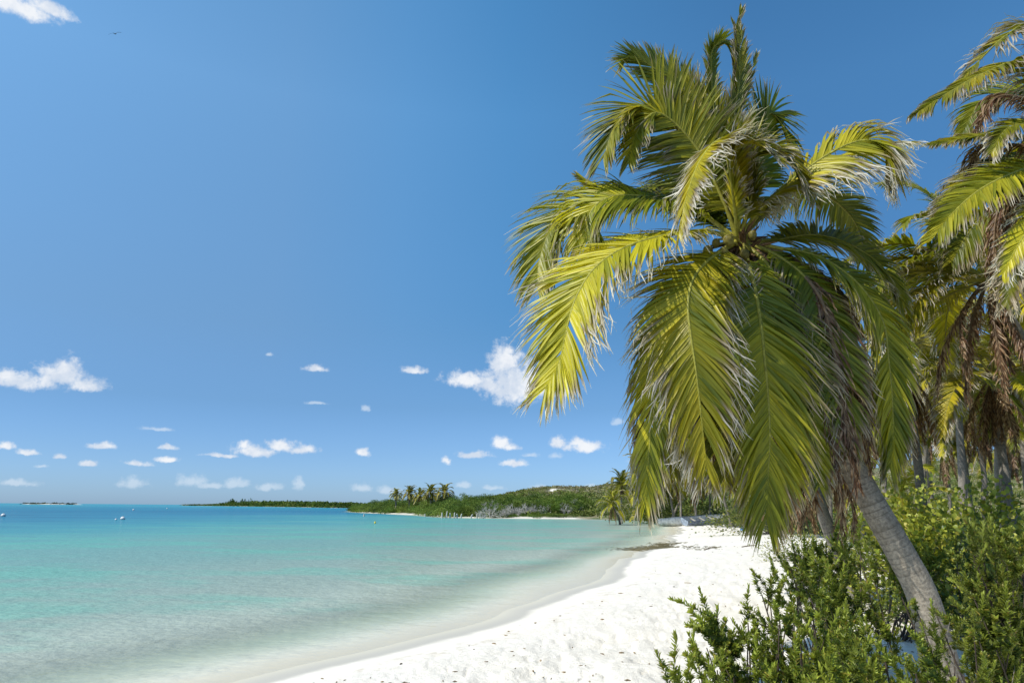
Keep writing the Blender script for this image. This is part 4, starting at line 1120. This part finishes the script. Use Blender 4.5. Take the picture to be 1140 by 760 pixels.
for i in range(900):
    t = g.random() ** .8 * (len(isl) - 1.001); k = int(t); q = isl[k] * (1 - t + k) + isl[k + 1] * (t - k); back = g.uniform(3, 60)
    x_, y_ = q[0] + back * .2, q[1] + back
    hh = np.interp(t, [0, .9, 1.3, 2.0, 3.2, 4.2, 5], [2.5, 3.2, 5, 8.0, 7.2, 5.0, 4.4]) * g.uniform(.7, 1.1)
    it.append((x_, y_, .2, g.uniform(4, 9), hh, MG[int(g.integers(0, 4))] * .8))
for k in range(16):
    x_ = -500 + g.normal(0, 7) * 2; it.append((x_, 1265 + g.normal(0, 10), 1, 4.5, 12.5 * g.uniform(.7, 1), MG[2]))
mass('island_trees', 'dark line of trees on the distant low island', 'trees', it)
it = []
for i in range(60):
    x_ = g.uniform(-1005, -905); it.append((x_, 1445 + g.uniform(5, 30), .2, g.uniform(3, 7), g.uniform(1.5, 4.2), np.array([.05, .06, .035])))
mass('islet_scrub', 'dark low scrub on the tiny distant islet', 'scrub', it)
it = []
for i in range(500):
    x_ = -190 + g.uniform(0, 70); y_ = 395 + g.uniform(0, 130)
    z_, d_, v_ = field(np.array([x_]), np.array([y_]))
    if d_[0] < 2: continue
    it.append((x_, y_, z_[0] - .2, g.uniform(1.5, 3.5), g.uniform(2, 3.6), MG[int(g.integers(0, 4))]))
for i in range(260):
    q = P(g.uniform(392, 450), 570, g.uniform(225, 420)); z_, d_, v_ = field(np.array([q[0]]), np.array([q[1]]))
    if d_[0] < 2: continue
    it.append((q[0], q[1], z_[0] - .2, g.uniform(1.5, 3.5), g.uniform(2, 3.4), MG[int(g.integers(0, 4))]))
mass('mangrove_belt', 'mangroves tapering to the tip of the point', 'mangroves', heap(it), CLF)
# bay-side line of clumps that keeps the horizon behind the grove closed
# ------------------------------------------------------------------ bare grey mangroves and stumps
M_grey = colmat('weathered_wood', .9, 8, .3, .01)


def dead_tree(seed, h):
    g = np.random.default_rng(seed); a = Acc()

    def grow(p_, d_, l_, r_, dep):
        q = [p_]
        for i in range(4):
            d_ = d_ + g.normal(0, .16, 3); d_ = d_ / np.linalg.norm(d_); q.append(q[-1] + d_ * l_ / 4)
        tube(a, np.array(q), np.linspace(r_, r_ * .55, 5), 5, np.array([.47, .45, .41]) * g.uniform(.8, 1.15))
        if dep:
            for _ in range(4 if dep > 1 else 3):
                d2 = d_ + g.normal(0, .65, 3); d2[2] += .15; grow(q[int(g.integers(2, 5))], d2 / np.linalg.norm(d2), l_ * g.uniform(.55, .85), r_ * .6, dep - 1)
    for _ in range(4):
        d0 = np.array([g.normal(0, .55), g.normal(0, .4), 1.0]); grow(np.array([g.normal(0, .2), g.normal(0, .2), -.3]), d0 / np.linalg.norm(d0), h * .42, .075, 3)
    return a


DT = [mesh_from('bare_mangrove', *dead_tree(i, 3.2).arrays(), M_grey) for i in range(4)]
g = np.random.default_rng(15)
for i in range(30):
    px_ = 530 + 110 * (i + g.random()) / 30; Y0 = G(px_, 576.9, 0)[1]; q = P(px_, 575, Y0 + g.uniform(.5, 14))
    o = obj('bare_mangrove', DT[i % 4], None, (q[0], q[1], gz(q[0], q[1]) - .1)); o.rotation_euler = (0, 0, g.uniform(0, 6.28)); s_ = g.uniform(.75, 1.15); o.scale = (s_, s_, s_)
    tag(o, 'bare grey dead mangrove at the water edge below the dune', 'dead tree', 'bare grey mangroves at the water edge')
stp = [(473, 4, 0), (488, 10, 0), (492, 11, 0), (497, 14, .1), (501, 10, 0), (506, 11, 0), (509, 8, -.1), (513, 8, .2), (524, 7, .5), (531, 7, 0), (560, 5, 0), (587, 6, .3), (613, 12, 0), (616, 7, .2), (405, 3, 0)]
for i, (px_, hpx, ln) in enumerate(stp):
    q = G(px_, 576.4 if px_ > 490 else 574.5, 0); q = P(px_, 575, q[1] - 2); h_ = hpx / 760 * q[1] * .45 + .2
    a = Acc(); tube(a, np.array([[0, 0, -.6], [ln * .2, 0, h_ * .35], [ln * h_ * .6, .03, h_ * .75], [ln * h_, 0, h_], [ln * h_, 0, h_ + .02]]), np.array([.17, .15, .13, .11, .01]), 7, np.array([.46, .44, .40]))
    o = part('wooden_stump', a, M_grey); o.location = (q[0], q[1], 0)
    tag(o, 'weathered grey stump standing in the shallows before the mangroves', 'stump', 'stumps in the shallows')

# ------------------------------------------------------------------ buoys, bird
M_buoy = plain('buoy_plastic', (.62, .62, .60), (.75, .75, .73), 3, .4, .1, .01)
M_yb = plain('yellow_plastic', (.62, .50, .06), (.7, .6, .1), 3, .4, .1, .01)
M_dark = plain('dark_metal', (.05, .05, .055), (.09, .09, .09), 9, .5)
M_rope = plain('rope', (.25, .22, .15), (.35, .3, .2), 30, .9)
bl = [(3.5, 574.5, .36, 'white mooring buoy at the left edge of the picture'), (136.5, 578, .32, 'largest white mooring buoy out on the blue water'), (129, 578.5, .15, 'small float just left of the largest white buoy'),
      (148.5, 567.8, .34, 'white buoy nearest the horizon'), (186, 566, .3, 'faint white buoy near the horizon, right of the others')]
for px_, py_, r_, lab in bl:
    q = G(px_, py_, 0); root = thing('mooring_buoy', lab, 'buoy', q, 'mooring buoys on the bay')
    a = Acc(); lathe(a, (0, 0, r_ * .35), [(r_ * math.sin(t) + .001, -r_ * math.cos(t)) for t in np.linspace(0, math.pi, 14)], 20, (1, 1, 1)); part('float', a, M_buoy, root)
    a = Acc(); lathe(a, (0, 0, r_ * .28), [(r_ * .98, -.05 * r_), (r_ * 1.06, -.03 * r_), (r_ * 1.06, .1 * r_), (r_ * .98, .12 * r_)], 20, (1, 1, 1)); part('band', a, M_dark, root)
    a = Acc(); t_ = np.linspace(0, math.pi, 9); tube(a, np.stack([np.cos(t_) * r_ * .22, t_ * 0, r_ * 1.3 + np.sin(t_) * r_ * .35], 1), r_ * .06, 5, (1, 1, 1)); part('ring', a, M_dark, root)
q = G(417.5, 582.5, 0); root = thing('marker_float', 'small yellow float on the turquoise water before the point', 'buoy', q)
a = Acc(); lathe(a, (0, 0, .12), [(.13 * math.sin(t) + .001, -.16 * math.cos(t)) for t in np.linspace(0, math.pi, 12)], 16, (1, 1, 1)); part('float', a, M_yb, root)
a = Acc(); tube(a, np.array([[0, 0, .26], [.02, 0, .38]]), .02, 6, (1, 1, 1)); part('stem', a, M_dark, root)

a = Acc()
bp = P(128.5, 38, 70)
body = np.array([[-.45, 0, .02], [-.25, 0, 0], [0, 0, 0], [.25, 0, .02], [.42, 0, .05], [.5, 0, .04]]); tube(a, body, np.array([.02, .06, .09, .07, .045, .005]), 8, np.array([.05, .045, .04]))
for s in (1, -1):
    w_ = np.array([[.12, 0, .03], [.22, .42 * s, .22], [.08, .9 * s, .16], [-.12, 1.25 * s, .04]]); bk = np.array([[-.14, 0, .02], [-.05, .42 * s, .2], [-.1, .9 * s, .145], [-.14, 1.25 * s, .035]])
    th = np.array([0, 0, .018]); v = np.concatenate([w_, bk, w_ + th, bk + th]); ff = []
    for k in range(3): ff += [[k, k + 1, k + 5, k + 4], [k + 8, k + 12, k + 13, k + 9], [k, k + 8, k + 9, k + 1], [k + 4, k + 5, k + 13, k + 12]]
    a.add(v, ff, np.array([.05, .045, .04]))
tl_ = np.array([[-.42, -.03, .03], [-.8, -.12, .03], [-.8, .12, .03], [-.42, .03, .03]]); a.add(np.concatenate([tl_, tl_ + [0, 0, .015]]), [[0, 1, 2, 3], [4, 7, 6, 5], [0, 4, 5, 1], [1, 5, 6, 2], [2, 6, 7, 3]], np.array([.05, .045, .04]))
v, f, c = a.arrays()
o = obj('sea_bird', mesh_from('sea_bird', v, f, c, colmat('plumage', .8, 6, .1, .01)), None, tuple(bp)); o.rotation_euler = (R(38), R(20), R(-35)); o.scale = (.62,) * 3
tag(o, 'dark seabird soaring high at the upper left', 'bird')


# ------------------------------------------------------------------ boats on the beach
def boat(label, px_, Y_, L_, rot, tilt, c_hull, c_stripe):
    q = P(px_, 575, Y_); loc = (q[0], q[1], gz(q[0], q[1]) + .04)
    root = thing('beached_boat', label, 'boat', loc, 'boats drawn up on the sand')
    root.rotation_euler = (tilt, R(-1.5), rot)
    m_ = 26; xs = np.linspace(0, 1, m_)

    def station(u, inset=0.0):
        beam = (.82 * (1 - max(0, (u - .45) / .55) ** 2.3) + .0) * (1 - .12 * (1 - u) ** 2) - inset
        beam = max(beam, .015); keel = .02 + .55 * max(0, (u - .7) / .3) ** 2.2; gun = .78 + .42 * u ** 2.2
        x_ = (u - .5) * L_ + (.18 * max(0, (u - .8) / .2))
        return [(x_, 0, keel + inset), (x_, beam * .45, keel + .05 + inset), (x_, beam * .86, keel + .22 + inset), (x_ + .02 * u, beam, gun)]
    out_ = []
    for u in xs:
        s = station(u); out_.append([(a_, -b_, c_) for a_, b_, c_ in s[::-1]] + s[1:])
    inn = []
    for u in xs:
        s = station(min(u, .965), .045); inn.append([(a_, -b_, c_ - (.0 if i_ else .004)) for i_, (a_, b_, c_) in enumerate(s[::-1])] + s[1:])
    V = np.array(out_); Vi = np.array(inn); nc = V.shape[1]; A = Acc(); colr_ = np.zeros((m_, nc, 3)); colr_[:] = c_hull; colr_[:, 0] = c_stripe; colr_[:, -1] = c_stripe
    i, j = np.meshgrid(np.arange(m_ - 1), np.arange(nc - 1), indexing='ij'); f_ = np.stack([i * nc + j, (i + 1) * nc + j, (i + 1) * nc + j + 1, i * nc + j + 1], -1).reshape(-1, 4)
    A.add(V.reshape(-1, 3), f_, colr_.reshape(-1, 3)); A.add(Vi.reshape(-1, 3), f_[:, ::-1], np.array([.5, .5, .47]))
    for jj in (0, nc - 1):  # gunwale closes hull and lining
        e_ = np.concatenate([V[:, jj], Vi[:, jj]]); k = np.arange(m_ - 1)
        A.add(e_, np.stack([k, k + 1, k + 1 + m_, k + m_], 1), c_stripe)
    tr = V[0]; k = [[0, 1, 5, 6], [1, 2, 4, 5], [2, 3, 3, 4]]
    A.add(tr, [[0, 1, 5, 6], [1, 2, 4, 5]], c_hull)
    part('hull', A, M_boat, root)
    A = Acc()
    for jj in (0, nc - 1): tube(A, V[:, jj] + [0, 0, .012], .035, 6, np.asarray(c_stripe) * .8)
    part('gunwale', A, M_boat, root)
    for u in (.22, .42, .62):
        s = station(u); b_ = s[3][1] * .93; z_ = s[3][2] - .2; A = Acc()
        c8 = np.array([[x_, y_, zz] for zz in (z_, z_ + .04) for x_, y_ in ((s[0][0] - .14, -b_), (s[0][0] + .14, -b_), (s[0][0] + .14, b_), (s[0][0] - .14, b_))])
        A.add(c8, [[0, 3, 2, 1], [4, 5, 6, 7], [0, 1, 5, 4], [1, 2, 6, 5], [2, 3, 7, 6], [3, 0, 4, 7]], np.array([.42, .38, .3])); part('thwart', A, M_boat, root, smooth=False)
    return root


M_boat = colmat('painted_hull', .5, 3, .1, .01)
boat('long grey-blue boat drawn up on the sand, its bow raised towards the palms', 785, 86, 6.6, R(24), R(20), (.26, .30, .35), (.09, .12, .17))
boat('smaller pale boat left of the long grey-blue one, nearest the water', 748, 92, 3.8, R(-38), R(-14), (.38, .40, .40), (.14, .17, .20))
boat('dark boat half hidden behind the bow of the long grey one', 815, 92, 5.2, R(24), R(6), (.10, .13, .18), (.05, .06, .08))


def box_thing(name, label, cat, px_, py_, size, col, rot):
    z0 = .7; q = G(px_, py_, z0); z0 = gz(q[0], q[1]); q = G(px_, py_, z0); w_, d_, h_ = size
    root = thing(name, label, cat, (q[0], q[1], z0 - .02)); root.rotation_euler = (0, 0, rot)
    mt_ = plain(name + '_plastic', col, tuple(c * .8 for c in col), 6, .5, .1, .01)
    bm = bmesh.new(); bmesh.ops.create_cube(bm, size=1); bmesh.ops.scale(bm, vec=(w_, d_, h_), verts=bm.verts); bmesh.ops.translate(bm, vec=(0, 0, h_ / 2), verts=bm.verts)
    bmesh.ops.bevel(bm, geom=bm.edges[:], offset=.03, segments=2, affect='EDGES'); me = bpy.data.meshes.new('body'); bm.to_mesh(me); bm.free(); me.materials.append(mt_); obj('body', me, root)
    bm = bmesh.new(); bmesh.ops.create_cube(bm, size=1); bmesh.ops.scale(bm, vec=(w_ * 1.05, d_ * 1.05, .07), verts=bm.verts); bmesh.ops.translate(bm, vec=(0, 0, h_ + .037), verts=bm.verts)
    bmesh.ops.bevel(bm, geom=bm.edges[:], offset=.015, segments=2, affect='EDGES'); me = bpy.data.meshes.new('lid'); bm.to_mesh(me); bm.free(); me.materials.append(mt_); obj('lid', me, root)


import bmesh
box_thing('cooler_box', 'small bright blue box lying on the sand beneath the hanging fronds', 'box', 828, 590, (.55, .35, .22), (.03, .22, .55), .3)
q = G(881, 590, .7); root = thing('float', 'small orange float at the edge of the scrub behind the hanging fronds', 'float', (q[0], q[1], gz(q[0], q[1])))
a = Acc(); lathe(a, (0, 0, .15), [(.2 * math.sin(t) + .001, -.2 * math.cos(t)) for t in np.linspace(0, math.pi, 12)], 14, (1, 1, 1)); part('ball', a, plain('orange_plastic', (.75, .10, .03), (.6, .08, .03), 5, .4), root)
a = Acc(); tube(a, np.array([[0, 0, .34], [.02, 0, .42], [.12, 0, .36], [.3, .05, .02]]), .015, 5, (1, 1, 1)); part('cord', a, M_rope, root)

# ------------------------------------------------------------------ sea-weed in the shallows, litter and driftwood on the sand
g = np.random.default_rng(77)
A = Acc()
for (cx, cy, n_, sx) in [(735, 609, 90, 1.0), (715, 611, 60, 1.0), (790, 606, 26, .5), (768, 604, 18, .5), (744, 606, 60, .8)]:
    for _ in range(n_):
        q = G(cx + g.normal(0, 9), cy + g.normal(0, 1.0), .0 if cx < 760 else .4); z_ = gz(q[0], q[1])
        z_ = max(z_, -.012) + .004
        for _2 in range(5):
            t = g.uniform(0, 6.28) + g.normal(0, .5, 4); st_ = np.cumsum(np.stack([np.cos(t), np.sin(t), np.zeros(4)], 1) * .13 * sx, 0)
            tube(A, st_ + [q[0] + g.normal(0, .3), q[1] + g.normal(0, .3), z_], np.array([.004, .012, .01, .003]), 4, np.array([.15, .13, .07]) * g.uniform(.7, 1.5))
o = part('seaweed', A, M_wood); o['kind'] = 'stuff'; o['label'] = 'brown seaweed patches at the edge of the shallows'
A = Acc()
for _ in range(850):
    r_ = 3.2 * (45 / 3.2) ** g.random(); a_ = g.uniform(R(-25), R(38)); x_, y_ = r_ * math.sin(a_), r_ * math.cos(a_)
    z_, d_, v_ = field(np.array([x_]), np.array([y_]), True)
    if d_[0] < 1.2: continue
    t = g.uniform(0, 6.28); l_ = g.uniform(.006, .028) * (1 + (g.random() < .05) * 2.5) * (1 + r_ / 30); dv = np.array([math.cos(t), math.sin(t), 0]); sd_ = np.array([-math.sin(t), math.cos(t), 0])
    c0 = np.array([x_, y_, z_[0] + .006])
    tube(A, np.array([c0 - dv * l_, c0 + sd_ * l_ * g.normal(0, .3), c0 + dv * l_]), np.array([.002, .006, .002]) * g.uniform(.6, 1.6) * (1 + r_ / 25), 4, np.array([.24, .17, .09]) * g.uniform(.4, 1.5))
o = part('beach_litter', A, M_wood); o['kind'] = 'stuff'; o['label'] = 'bits of dry leaf, twig and weed scattered on the white sand'
for i, (x0_, y0_, x1_, y1_, lab) in enumerate([(433, 743, 457, 735, 'thin driftwood stick lying on the sand near the wet edge'), (826, 606, 842, 605, 'bleached driftwood branch on the sand before the grove'), (784, 607, 796, 605, 'short dark driftwood piece beside the seaweed on the sand')]):
    qa, qb = G(x0_, y0_, .45), G(x1_, y1_, .45); qa[2] = gz(qa[0], qa[1]) + .012; qb[2] = gz(qb[0], qb[1]) + .012; th = .008 if i == 0 else .035
    A = Acc(); q, _ = spline([qa, qa * .6 + qb * .4 + [.02, .05 * (i + 1), .01], qb], 12); tube(A, q, np.linspace(th, th * .4, 12), 6, np.array([.28, .21, .14]))
    o = part('driftwood', A, M_wood, None, tuple(qa)); tag(o, lab, 'driftwood', 'driftwood on the beach')
